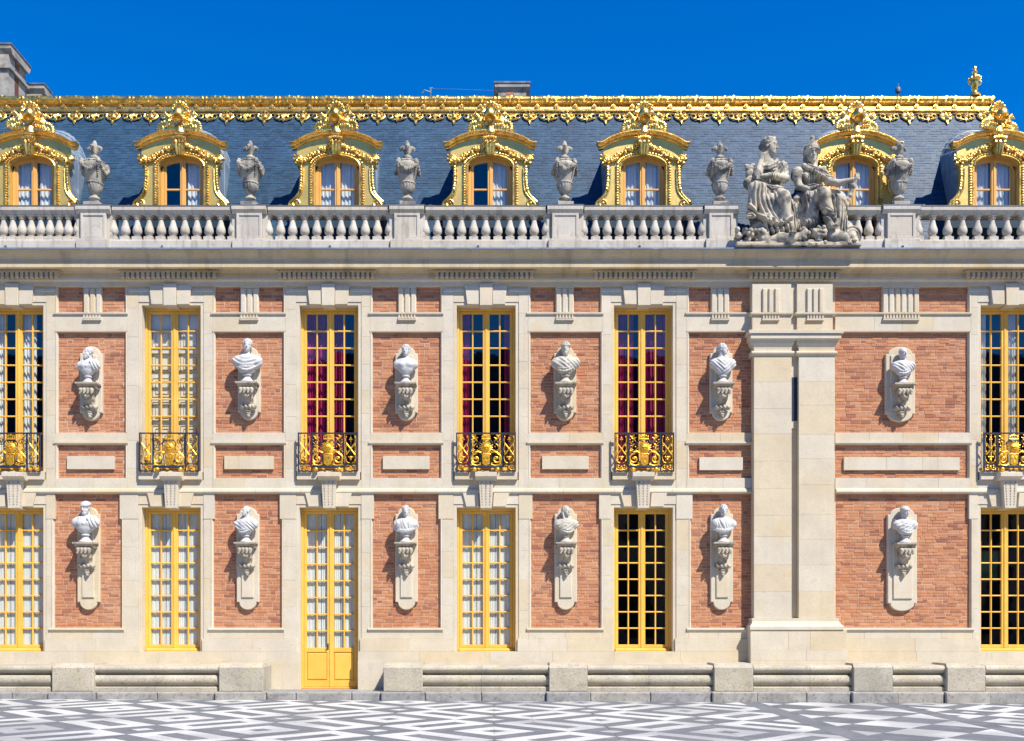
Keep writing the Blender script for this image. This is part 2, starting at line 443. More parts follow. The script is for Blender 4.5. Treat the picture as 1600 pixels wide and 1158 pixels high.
        me.vertices.add(len(pos)); me.vertices.foreach_set('co', pos.astype(np.float32).ravel())
        me.loops.add(F.size); me.loops.foreach_set('vertex_index', F.ravel().astype(np.int32))
        me.polygons.add(len(F)); me.polygons.foreach_set('loop_start', np.arange(0, F.size, 4, dtype=np.int32))
        me.polygons.foreach_set('use_smooth', np.ones(len(F), bool))
        me.update(calc_edges=True); me.validate()
        return me

# ================================================================== the court
def band_clip(poly, x0, x1, ymax, ymin=-40.0):
    def clip(p, f):
        out = []
        for i in range(len(p)):
            a, b = p[i-1], p[i]; fa, fb = f(a), f(b)
            if fa >= 0:
                out.append(a)
                if fb < 0: t = fa/(fa-fb); out.append((a[0]+(b[0]-a[0])*t, a[1]+(b[1]-a[1])*t))
            elif fb >= 0: t = fa/(fa-fb); out.append((a[0]+(b[0]-a[0])*t, a[1]+(b[1]-a[1])*t))
        return out
    for f in (lambda q: q[0]-x0, lambda q: x1-q[0], lambda q: ymax-q[1], lambda q: q[1]-ymin):
        if len(poly) < 3: return []
        poly = clip(poly, f)
    return poly
KY = -0.98                                                      # front of the kerb
pave = ob('paving', MB().add([(-400, -400, zg(-40)-.012), (400, -400, zg(40)-.012), (400, 60, zg(40)-.012), (-400, 60, zg(-40)-.012)], [(0,1,2,3)]), M['bed'], kind='structure')
for v in pave.data.vertices: v.co.z = zg(max(-40, min(40, v.co.x)))-.012
# one flat sheet near the building so the fall matches the tiles
pave.data = MB().add([(-400,-400,.168),(-40,-400,.168),(40,-400,-.192),(400,-400,-.192),(-400,60,.168),(-40,60,.168),(40,60,-.192),(400,60,-.192)],
                     [(0,1,5,4),(1,2,6,5),(2,3,7,6)]).mesh('paving'); pave.data.materials.append(M['bed'])
tiles = []                                                       # (polygon, is_white)
TA, TB = 1.47, .86
r2 = math.sqrt(.5)
cy0 = -DIST + FPX*HC/172.3                                       # a dark-centred square lies straight in front of the camera
def uv(u, v): return ((u-v)*r2, cy0+(u+v)*r2)
def ring(cu, cv, hu, hv, iu, iv, white, x0, x1):
    o = [(cu-hu,cv-hv),(cu+hu,cv-hv),(cu+hu,cv+hv),(cu-hu,cv+hv)]
    n = [(cu-iu,cv-iv),(cu+iu,cv-iv),(cu+iu,cv+iv),(cu-iu,cv+iv)]
    for i in range(4):
        j = (i+1) % 4
        put([o[i], o[j], n[j], n[i]], white, x0, x1)
def put(q, white, x0, x1):
    p = band_clip([uv(*a) for a in q], x0, x1, KY-.01, -15.5)
    if len(p) >= 3: tiles.append((p, white))
def quad(cu, cv, hu, hv, white, x0, x1): put([(cu-hu,cv-hv),(cu+hu,cv-hv),(cu+hu,cv+hv),(cu-hu,cv+hv)], white, x0, x1)
P_ = TA+TB
def tartan(x0, x1):
    for i in range(-14, 15):
        for j in range(-14, 15):
            c = (i*P_, j*P_)
            w = uv(*c)
            if not (x0-3 < w[0] < x1+3 and -18 < w[1] < 2): continue
            ha, hb = TA/2, TB/2
            quad(*c, .123, .123, False, x0, x1); ring(*c, .41, .41, .123, .123, True, x0, x1); ring(*c, ha, ha, .41, .41, False, x0, x1)
            d = (c[0]+P_/2, c[1]+P_/2)
            quad(*d, .12, .12, True, x0, x1); ring(*d, hb, hb, .12, .12, False, x0, x1)
            e = (c[0]+P_/2, c[1]); quad(*e, .14, .445, False, x0, x1); ring(*e, hb, ha, .14, .445, True, x0, x1)
            e = (c[0], c[1]+P_/2); quad(*e, .445, .14, False, x0, x1); ring(*e, ha, hb, .445, .14, True, x0, x1)
def checker(x0, x1):
    L_ = .86
    for i in range(-30, 30):
        for j in range(-30, 30):
            c = (i*L_, j*L_); w = uv(*c)
            if x0-1.5 < w[0] < x1+1.5 and -17 < w[1] < 1: quad(*c, L_/2, L_/2, (i+j) % 2 == 0, x0, x1)
def bandrow(x0, x1):
    y = KY-.01
    while y > -15.5:
        p = band_clip([(x0, y-.9), (x1, y-.9), (x1, y), (x0, y)], x0, x1, KY-.01, -15.5)
        if len(p) >= 3: tiles.append((p, False))
        y -= .9
tartan(-14.0, 4.72); bandrow(4.72, 5.12); checker(5.12, 7.28); bandrow(7.28, 7.66); tartan(7.66, 14.0)
def tile_mb(mb, p, o=(0,0)):
    q = inset(p, .0025)
    A = sum(q[i][0]*q[(i+1) % len(q)][1]-q[(i+1) % len(q)][0]*q[i][1] for i in range(len(q)))
    if A < 0: q = q[::-1]
    n = len(q); dz = random.uniform(-.0012, .0012)
    top = [(a-o[0], b-o[1], zg(a)+dz) for a, b in q]; bot = [(a-o[0], b-o[1], zg(a)-.02) for a, b in q]
    mb.add(top+bot, [tuple(range(n))]+[(n+i, n+(i+1) % n, (i+1) % n, i) for i in range(n)])
def score(t):
    p = t[0]; cx = sum(a for a, b in p)/len(p); cy = sum(b for a, b in p)/len(p)
    dep = cy+DIST
    A = abs(sum(p[i][0]*p[(i+1) % len(p)][1]-p[(i+1) % len(p)][0]*p[i][1] for i in range(len(p))))/2
    px, py = CX+cx/dep*FPX, HY+HC/dep*FPX
    return A/dep**3 if (0 < px < 1600 and py < 1158) else 0
order = sorted(tiles, key=score, reverse=True)
for t in order[:300]:
    mb = MB(); cx, cy = t[0][0]; tile_mb(mb, t[0], (cx, cy))
    ob('paving_tile', mb.mesh('paving_tile', fix=False), M['tilewhite' if t[1] else 'tiledark'], pave, (cx, cy, 0))
for w in (True, False):
    mb = MB()
    for t in order[300:]:
        if t[1] == w: tile_mb(mb, t[0])
    ob('paving_tiles_white' if w else 'paving_tiles_grey', mb.mesh('tiles', fix=False), M['tilewhite' if w else 'tiledark'], pave, kind='stuff')

# ================================================================== the palace wing
palace = empty('palace')
tag(palace, 'brick and limestone palace wing with gilded dormers, slate roof and tall yellow windows', 'palace')
YS = -0.06
WIN = [21, 267, 513.5, 759.5, 1005.5, 1579]
HWP = 46
PU = [(-156,-50), (90,195), (336,442), (582,688), (829,938), (1077,1175), (1305,1513), (1650,1760)]
PL = [(-158,-50), (84,189), (333,439), (582,687), (830,938), (1080,1177), (1306,1516), (1650,1760)]
SIDES = {0: (0,1), 1: (1,2), 2: (2,3), 3: (3,4), 4: (4,5), 5: (6,7)}       # window -> panel left, panel right
XL, XR = -12.4, 12.6
def xs(p): return X(p, YS)
def zs(p): return Z(p, YS)
TOPU, BOTU, TOPL, BOTL = 477, 738, 793, 1018
ZTOP = Z(440, 0)
# --- wall core with real openings
mb = MB(); last = XL
for i, w in enumerate(WIN):
    a, b = xs(w-HWP), xs(w+HWP)
    a -= .025; b += .025
    mb.box(last, a, .007, .55, -.3, ZTOP+.45)
    bl = BOTL if i != 2 else 1076
    mb.box(a, b, .007, .55, -.3, zs(bl)-.02); mb.box(a, b, .007, .55, zs(TOPL)+.03, zs(BOTU)-.03); mb.box(a, b, .007, .55, zs(TOPU)+.03, ZTOP+.45)
    last = b
mb.box(last, XR, .007, .55, -.3, ZTOP+.45)
ob('wall', mb, M['mortar'], palace)
# --- rooms behind the windows
mb = MB()
zf = zs(762)
mb.box(XL, XR, 4.5, 4.7, -.3, 9.0); mb.box(XL, XR, .56, 4.5, -.3, .05); mb.box(XL, XR, .56, 4.5, zf-.12, zf+.12); mb.box(XL, XR, .56, 4.5, 8.6, 8.75)
mb.box(XL-.2, XL, .012, 4.7, -.3, 9.0); mb.box(XR, XR+.2, .012, 4.7, -.3, 9.0)
for p in (PU[1], PU[2], PU[3], PU[4], PU[6]):
    xx = X(sum(p)/2); mb.box(xx-.06, xx+.06, .56, 4.5, .05, 8.6)
ob('interior', mb, M['room'], palace)

# --- bricks
CH, MJ, BLN, HLN = .0650, .009, .215, .102
indiv = []; many = MB()
def lay(x0, x1, z0, z1, single=False, skip=()):
    n = max(1, round((z1-z0)/CH)); ch = (z1-z0)/n
    for r in range(n):
        za, zb = z0+r*ch+MJ/2, z0+(r+1)*ch-MJ/2
        x = x0 - random.choice((0, .06, .12, .17, .23))
        k = random.randint(0, 1)
        while x < x1:
            L_ = BLN if (k % 2 == 0 or random.random() < .45) else HLN
            a, b = max(x, x0)+MJ/2, min(x+L_, x1)-MJ/2
            full = (x >= x0 and x+L_ <= x1)
            if b-a > .025 and not any(s0 < (a+b)/2 < s1 and t0 < (za+zb)/2 < t1 for s0, s1, t0, t1 in skip):
                fy = random.uniform(-.003, .004)
                if single and full: indiv.append((L_, a, za, ch, fy))
                else: many.fbox(a, b, fy, .02, za, zb, .004)
            x += L_; k += 1
for i, p in enumerate(PU):
    single = i == 3
    lay(X(p[0]), X(p[1]), zs(677), zs(515), single)
    lay(X(p[0]), X(p[1]), zs(748), zs(693))
    lay(X(p[0]), X(p[1]), zs(490), zs(444))
for i, p in enumerate(PL): lay(X(p[0]), X(p[1]), zs(983), zs(768), i == 3)
random.shuffle(indiv)
bm_cache = {}
for k, (L_, a, za, ch, fy) in enumerate(indiv):
    if k < 300:
        key = (L_, round(ch, 4))
        if key not in bm_cache:
            bm_cache[key] = MB().fbox(0, L_-MJ, 0, .02, 0, ch-MJ, .004).mesh('brick'); bm_cache[key].materials.append(M['brick'])
        ob('brick', bm_cache[key], None, palace, (a, fy, za))
    else: many.fbox(a, a+L_-MJ, fy, .02, za, za+ch-MJ, .004)
ob('brickwork', many.mesh('brickwork', fix=False), M['brick'], palace, kind='stuff')

# --- ashlar frame
def stone(x0, x1, z0, z1, y0, y1=.02, name='ashlar_block', mat='stone', c=.003, parent=None, g=.0008):
    return ob(name, MB().fbox(x0+g, x1-g, y0+random.uniform(-.001, .001), y1, z0+g, z1-g, c), M[mat], parent or palace)
def column(px0, px1, pz0, pz1, y0, y1=.02, step=40, **k):
    """courses of ashlar between two photo heights (pz0 lower on the wall)"""
    a, b = zs(pz0), zs(pz1); n = max(1, round((pz0-pz1)/step)); cuts = [a+(b-a)*i/n for i in range(n+1)]
    for i in range(1, n): cuts[i] += random.uniform(-.07, .07)
    for i in range(n): stone(xs(px0), xs(px1), cuts[i], cuts[i+1], y0, y1, **k)
def course(px0, px1, pz0, pz1, y0, y1=.02, step=48, **k):
    a, b = xs(px0), xs(px1); n = max(1, round((px1-px0)/step)); cuts = [a+(b-a)*i/n for i in range(n+1)]
    for i in range(1, n): cuts[i] += random.uniform(-.12, .12)
    for i in range(n): stone(cuts[i], cuts[i+1], zs(pz0), zs(pz1), y0, y1, **k)
def mould(px0, px1, prof, name, mat='stone', parent=None, xpl=None):
    """moulding run along x; prof is [(photo y, depth)] down the visible face"""
    pr = [(d, Z(py, d)) for py, d in prof]
    pr = [(.02, pr[0][1])]+pr+[(.02, pr[-1][1])]
    a, b = (xs(px0), xs(px1)) if xpl is None else xpl
    return ob(name, MB().prism_x(pr, a, b), M[mat], parent or palace)

for i, w in enumerate(WIN):
    for sgn, pi in ((-1, SIDES[i][0]), (1, SIDES[i][1])):
        pe = PU[pi][1] if sgn < 0 else PU[pi][0]
        oe = w+sgn*HWP
        a, b = (pe+4, oe-5) if sgn < 0 else (oe+5, pe-4)
        column(a, b, 769, 444, YS, step=42)
        pe = PL[pi][1] if sgn < 0 else PL[pi][0]
        a, b = (pe+4, oe-5) if sgn < 0 else (oe+5, pe-4)
        column(a, b, 998, 811, YS, step=46)
        a, b = (pe-2, oe-5) if sgn < 0 else (oe+5, pe+2)
        stone(xs(a), xs(b), zs(811), zs(771), YS-.008, name='crossette')
    # lintels and surrounds
    for (t, bt, nm) in ((TOPU, BOTU, 'u'), (TOPL, BOTL if i != 2 else 1078, 'l')):
        m_ = MB(); a0, a1, b0, b1 = xs(w-HWP-5), xs(w-HWP), xs(w+HWP), xs(w+HWP+5)
        y0 = YS+.016
        m_.fbox(a0, a1, y0, .26, zs(bt), zs(t-5), .004); m_.fbox(b0, b1, y0, .26, zs(bt), zs(t-5), .004)
        m_.fbox(a1, b0, y0, .26, zs(t), zs(t-5), .004)
        ob('window_surround', m_, M['stone'], palace)
    stone(xs(w-HWP-5), xs(w+HWP+5), zs(TOPU-5), zs(444), YS+.002, name='lintel')
    stone(xs(w-HWP-5), xs(w+HWP+5), zs(TOPL-5), zs(771), YS+.002, name='lintel')
    stone(xs(w-HWP-5), xs(w+HWP+5), zs(771), zs(750), YS+.004, name='lintel')
    for sgn in (-1, 1):
        q = sorted((w+sgn*34, w+sgn*66))
        mould(q[0], q[1], [(451, YS-.004), (451, YS-.022), (455, YS-.022), (456, YS-.004)], 'label_moulding')
    # keystones above the upper window
    def vous(pts, y0, nm='voussoir', y1=.15):
        ob(nm, MB().prism_y([(xs(w+dx), zs(py)) for dx, py in pts], y0, y1, .006), M['stone'], palace)
    vous([(-33,447), (-29.5,476.5), (-10.4,477), (-10.6,447)], YS-.055)
    vous([(10.6,447), (10.4,477), (29.5,476.5), (33,447)], YS-.055)
    vous([(-10.3,445), (-9.8,479), (9.8,479), (10.3,445)], YS-.085, 'keystone')
    # sill and keystone of the floor below
    stone(xs(w-49), xs(w+49), zs(750), zs(737), YS-.07, .18, name='window_sill')
    vous([(-36.5,770.5), (-31,792), (-10.4,792), (-12,770.5)], YS-.04)
    vous([(12,770.5), (10.4,792), (31,792), (36.5,770.5)], YS-.04)
    kb = MB(); yk = YS-.16
    x0, x1, x2, x3 = X(w-11.5, yk), X(w+11.5, yk), X(w+9, yk), X(w-9, yk)
    kb.prism_y([(x0, Z(750, yk)), (x3, Z(794, yk)), (x2, Z(794, yk)), (x1, Z(750, yk))], yk, .15, .006)
    k0 = ob('keystone', kb, M['stone'], palace)
    for t in (-1, 0, 1):
        ch_ = MB()
        for q in range(9):
            f_ = q/8; zz = Z(754+f_*34, yk); xx = X(w+t*(7-1.4*f_), yk)
            ch_.ball((xx, yk+.003, zz), .022-.004*f_, 6, 4, (1,.7,1.25))
        ob('husk_chain', ch_.mesh('husk_chain', True), M['carved'], k0)
    mould(0, 0, [(737.5, yk-.02), (738, yk-.10), (744, yk-.10), (748, yk-.03), (750, yk-.01)], 'keystone_cap', xpl=(X(w-17, yk-.05), X(w+17, yk-.05)))

for i, (p, q) in enumerate(zip(PU, PL)):
    a, b = p
    ends = 6 if i not in (5, 6) else 6
    al = a-6 if i != 6 else a; br = b+5 if i != 5 else b
    mould(al, br, [(488, YS+.01), (488, YS-.035), (490, YS-.035), (492.5, YS-.005)], 'frieze_sill')
    course(a-4 if i != 6 else a, b+4 if i != 5 else b, 516, 492.5, YS, name='band_stone')
    mould(a-4 if i != 6 else a, b+4 if i != 5 else b, [(516, YS+.005), (516, YS-.012), (518, YS-.012), (519.5, YS+.03)], 'panel_moulding')
    course(a-4 if i != 6 else a, b+4 if i != 5 else b, 693, 676, YS, name='band_stone')
    mould(a-6 if i != 6 else a, b+5 if i != 5 else b, [(690, YS+.005), (690, YS-.028), (692.5, YS-.028), (695, YS-.005)], 'panel_moulding')
    course(a-4 if i != 6 else a, b+4 if i != 5 else b, 766, 747, YS-.004, name='band_stone')
    la = -40 if i == 0 else a
    a2, b2 = q
    for (t0, t1, e0, e1) in ((490, 445, a, b), (676, 517, a, b), (747, 694, a, b), (982, 770, a2, b2)):
        for sgn, e in ((-1, e0), (1, e1)):
            if (i == 5 and sgn > 0) or (i == 6 and sgn < 0): continue
            u = (e-4, e) if sgn < 0 else (e, e+4)
            o_ = MB(); x0, x1 = xs(u[0]), xs(u[1]); m0 = (x0*.5+x1*.5)
            pr = [(x0, YS), (m0, YS-.008), (x1, YS+.035)] if sgn < 0 else [(x0, YS+.035), (m0, YS-.008), (x1, YS)]
            z0, z1 = zs(t0), zs(t1); n = 3
            o_.add([(x, y, z) for z in (z0, z1) for x, y in pr]+[(x0, .02, z0), (x1, .02, z0), (x0, .02, z1), (x1, .02, z1)],
                   [(0,1,4,3), (1,2,5,4), (6,0,3,8), (2,7,9,5), (3,4,5,9,8), (6,7,2,1,0)])
            ob('panel_edge', o_, M['stone'], palace)
    mould(a2-7 if i != 6 else a2, b2+5 if i != 5 else b2, [(981, YS+.01), (981, YS-.03), (984, YS-.038), (987.5, YS-.005)], 'panel_sill')
    course(a2-4 if i != 6 else a2, b2+4 if i != 5 else b2, 998, 987, YS, step=60, name='band_stone')
    # tablet set in the spandrel
    if 0 < i < 7:
        tx = {1: (104,178), 2: (350,427), 3: (598,671), 4: (847,920), 5: (1093,1161), 6: (1319,1500)}[i]
        cuts = [tx[0], tx[1]] if i not in (2, 6) else ([350,373,427] if i == 2 else [1319,1385,1442,1466,1500])
        for j in range(len(cuts)-1): stone(xs(cuts[j]), xs(cuts[j+1]), zs(733 if i < 5 else 734.5), zs(712.5 if i < 5 else 714.5), -.05, name='tablet')
    # triglyphs in the frieze
    cs_ = {1: [144], 2: [389.5], 3: [636], 4: [882.5], 5: [1125.5], 6: [1393.5, 1422.5]}.get(i, [sum(p)/2])
    for c in cs_:
        t_ = MB(); y0 = -.075
        t_.box(X(c-14.3, y0), X(c+14.3, y0), -.045, .02, zs(489), zs(445))
        for o_ in (-9.8, 0, 9.8): t_.fbox(X(c+o_-4, y0), X(c+o_+4, y0), y0, -.04, zs(489), zs(450), .016)
        t_.fbox(X(c-14.6, y0), X(c+14.6, y0), y0-.006, -.03, zs(450), zs(446), .004)
        tg = ob('triglyph', t_, M['stone'], palace)
        g_ = MB()
        for o_ in range(6):
            xx = X(c-12+o_*4.8, y0)
            g_.add([(xx-.012, YS-.05, zs(493)), (xx+.012, YS-.05, zs(493)), (xx+.022, YS-.05, zs(499)), (xx-.022, YS-.05, zs(499)),
                    (xx-.012, YS, zs(493)), (xx+.012, YS, zs(493)), (xx+.022, YS, zs(499)), (xx-.022, YS, zs(499))],
                   [(0,1,2,3), (0,4,5,1), (1,5,6,2), (2,6,7,3), (3,7,4,0)])
        g_.box(X(c-14.3, y0), X(c+14.3, y0), YS-.045, YS, zs(501), zs(498.5))
        ob('guttae', g_, M['stone'], tg)
# string course above the ground floor
cuts = [-158, -20, 60, 130, 215, 320, 400, 470, 560, 650, 720, 800, 880, 960, 1050, 1110, 1177]
for j in range(len(cuts)-1): mould(cuts[j]+.15, cuts[j+1]-.15, [(763, YS-.008), (764, YS-.03), (767, YS-.045), (769, YS-.045), (771.5, YS-.008)], 'string_course')
cuts = [1306, 1380, 1470, 1560, 1660, 1760]
for j in range(len(cuts)-1): mould(cuts[j]+.15, cuts[j+1]-.15, [(763, YS-.008), (764, YS-.03), (767, YS-.045), (769, YS-.045), (771.5, YS-.008)], 'string_course')
# plinth
for (a, b) in ((-200, 467.5), (559.5, 1171), (1321, 1790)):
    br = [a]+[q for w in WIN for q in (w-HWP-3, w+HWP+3) if a < q < b]+[b]
    if a < WIN[0]-HWP < b or a < WIN[5]-HWP < b or a > 500: br = sorted(br)
    for u0, u1 in zip(br, br[1:]):
        if not any(w-HWP-4 < (u0+u1)/2 < w+HWP+4 for w in WIN): course(u0, u1, 1018, 998, YS-.022, step=85, name='plinth_block')
    course(a, b, 1034, 1018, YS-.026, step=110, name='plinth_block')
    course(a, b, 1096, 1034, YS-.05, step=100, name='plinth_block')
# --- coupled pilasters
YP = -.24
def xp(p): return X(p, YP)
def zp(p): return Z(p, YP)
for (a, b) in ((1178, 1237), (1248, 1304)):
    n = 10; cuts = [966-(966-556)*k/n for k in range(n+1)]
    for k in range(1, n): cuts[k] += random.uniform(-5, 5)
    for k in range(n): stone(xp(a), xp(b), zp(cuts[k]), zp(cuts[k+1]), YP, name='pilaster_block')
    stone(xp(a), xp(b), zp(549), zp(533), YP, name='pilaster_block')
    stone(xp(a-2), xp(b-2 if b > 1300 else b), zp(518), zp(492), YP+.03, name='pilaster_block')
    stone(xp(a-2), xp(b-2 if b > 1300 else b), zp(489), zp(443), YP+.03, name='pilaster_block')
    mould(0, 0, [(488, YP+.03), (488, YP-.015), (490, YP-.015), (492.5, YP+.02)], 'frieze_sill', xpl=(xp(a-5), xp(b+2)))
    mould(0, 0, [(548.5, YP), (549.5, YP-.045), (552, YP-.045), (554, YP-.03), (556, YP)], 'astragal', xpl=(xp(a-4), xp(b+3.5)))
    c = 1205 if a < 1200 else 1274.5
    t_ = MB(); y0 = YP-.015
    t_.box(X(c-13.4, y0), X(c+13.4, y0), YP+.028, YP+.04, zp(489), zp(449))
    for o_ in (-9.6, 0, 9.6): t_.fbox(X(c+o_-3.6, y0), X(c+o_+3.6, y0), y0, YP+.032, zp(489), zp(451), .014)
    tg = ob('triglyph', t_, M['stone'], palace)
    g_ = MB()
    for o_ in range(6):
        xx = X(c-11.5+o_*4.6, y0); g_.fbox(xx-.017, xx+.017, YP-.01, YP+.03, zp(498), zp(493.5), .006)
    g_.box(X(c-13.6, y0), X(c+13.6, y0), YP-.015, YP+.03, zp(500.5), zp(498))
    ob('guttae', g_, M['stone'], tg)
    # flare under the capital slab
    f0, f1 = xp(a), xp(b)
    m_ = MB(); zz = [zp(545), zp(541), zp(537), zp(533), zp(531)]; pr = [0, .01, .045, .06, .08]
    for k in range(4):
        e0, e1 = pr[k], pr[k+1]
        m_.add([(f0-e0, YP-e0, zz[k]), (f1+e0, YP-e0, zz[k]), (f1+e0, .02, zz[k]), (f0-e0, .02, zz[k]), (f0-e1, YP-e1, zz[k+1]), (f1+e1, YP-e1, zz[k+1]), (f1+e1, .02, zz[k+1]), (f0-e1, .02, zz[k+1])],
               [(0,1,5,4), (1,2,6,5), (2,3,7,6), (3,0,4,7), (4,5,6,7)])
    ob('capital_echinus', m_, M['stone'], palace)
stone(xp(1237), xp(1248), zp(588), zp(533), -.14, name='recess_stone'); stone(xp(1237), xp(1248), zp(668), zp(656), -.14, name='recess_stone')
stone(xp(1237), xp(1248), zp(966), zp(668), -.10, name='recess_stone'); stone(xp(1235), xp(1248), zp(518), zp(443), -.14, name='recess_stone')
ob('slit_window_shade', MB().box(xp(1237)+.002, xp(1248)-.002, -.15, .015, zp(656), zp(588)), M['iron'], palace)  # solid dark box, its colour standing in for the shade inside the slit
for (a, b, t0, t1, pj) in ((1168,1315,523.5,518,.13), (1171,1312,531,524,.10)):
    stone(xp(a), xp(b), zp(t0), zp(t1), YP-pj, name='capital_slab')
stone(xp(1174), xp(1310), zp(970), zp(966), YP-.03, name='pilaster_base'); 
m_ = MB()
zz = [zp(984), zp(979), zp(974.5), zp(970)]; pr = [.10, .10, .06, .035]
for k in range(3):
    e0, e1 = pr[k], pr[k+1]; f0, f1 = xp(1178), xp(1306)
    m_.add([(f0-e0, YP-e0, zz[k]), (f1+e0*1.3, YP-e0, zz[k]), (f1+e0*1.3, .02, zz[k]), (f0-e0, .02, zz[k]), (f0-e1, YP-e1, zz[k+1]), (f1+e1*1.3, YP-e1, zz[k+1]), (f1+e1*1.3, .02, zz[k+1]), (f0-e1, .02, zz[k+1])],
           [(0,1,5,4), (1,2,6,5), (2,3,7,6), (3,0,4,7), (4,5,6,7), (3,2,1,0)])
ob('pilaster_base', m_, M['stone'], palace)
for (t0, t1, cut) in ((1016, 984, [1171,1230,1264,1321]), (1032, 1016, [1171,1258,1322]), (1096, 1032, [1171,1240,1322])):
    for k in range(len(cut)-1): stone(xp(cut[k]), xp(cut[k+1]), zp(t0), zp(t1), YP-.08-(.01 if t0 > 1030 else 0), name='plinth_block')

# --- entablature and cornice
def run(prof, name, mat, cuts, g=.0012):
    for j in range(len(cuts)-1): ob(name, MB().prism_x(prof, cuts[j]+g, cuts[j+1]-g), M[mat], palace)
cc = [XL]
while cc[-1] < XR-2.2: cc.append(cc[-1]+random.uniform(1.5, 2.3))
cc.append(XR)
ZLEAD = Z(386.5, -.495)
corn = [(.02, ZLEAD-.03), (-.47, ZLEAD-.03), (-.49, ZLEAD-.035), (-.49, Z(389.5, -.49)), (-.475, Z(391.5, -.47)), (-.44, Z(396, -.44)), (-.40, Z(400, -.40)), (-.375, Z(403.5, -.375)), (-.37, Z(405.5, -.37)), (-.355, Z(405.5, -.37)),
        (-.355, Z(417.5, -.355)), (-.34, Z(419, -.35)), (-.20, Z(419, -.35)+.008), (-.19, Z(424, -.19)), (-.17, Z(427, -.17)), (-.17, Z(424, -.17)-.12), (.02, Z(424, -.17)-.12)]
run(corn, 'cornice_block', 'cornice', cc)
cc2 = [c+.4 for c in cc[:-1]]; cc2 = [XL]+cc2+[XR]
zt = Z(424, -.17)-.12
arch = [(.02, zt-.0015), (-.15, zt-.0015), (-.15, Z(437, -.15)), (-.125, Z(439, -.12)), (-.115, Z(440.5, -.11)), (-.095, Z(441, -.095)), (-.095, Z(447, -.09)), (.02, Z(447, -.09))]
run(arch, 'architrave_block', 'stone', cc2)
for (a, b) in ((-70,91), (187,338), (433,586), (679,835), (928,1088), (1170,1313), (1510,1660)):
    d_ = MB(); y1 = -.165; y0 = -.25
    n = round((b-a)/7.75); st = (b-a)/n
    for k in range(n):
        d_.fbox(X(a+k*st+1.4, y0), X(a+(k+1)*st-1.6, y0), y0, y1, Z(433.5, y0), Z(424.5, y0), .006)
    d_.box(X(a-2, y0), X(b+2, y0), y0-.015, y1, Z(424.5, y0), Z(422.5, y0)-.002)
    ob('dentil_course', d_, M['cornice'], palace)
# lead flashing on top of the cornice and the gutter behind
fl = MB()
fl.prism_x([(.45, ZLEAD+.02), (-.495, ZLEAD-.002), (-.508, ZLEAD-.006), (-.508, ZLEAD-.035), (-.495, ZLEAD-.035), (-.495, ZLEAD-.028), (.45, ZLEAD-.028)], XL, XR)
ob('lead_flashing', fl, M['lead'], palace)
for p in (7, 252, 515, 747, 1000, 1412):
    t_ = MB().tube([(X(p, -.35), -.30, Z(383, -.35)), (X(p, -.5), -.46, Z(384, -.5))], .025, 8)
    ob('drain_spout', t_, M['lead'], palace)

# --- balustrade
YB = -.30
def xb(p): return X(p, YB)
def zb(p): return Z(p, YB)
bal = empty('balustrade', (0, 0, 0), palace)
BC, BLO, BHI = -.21, zb(375), zb(336)
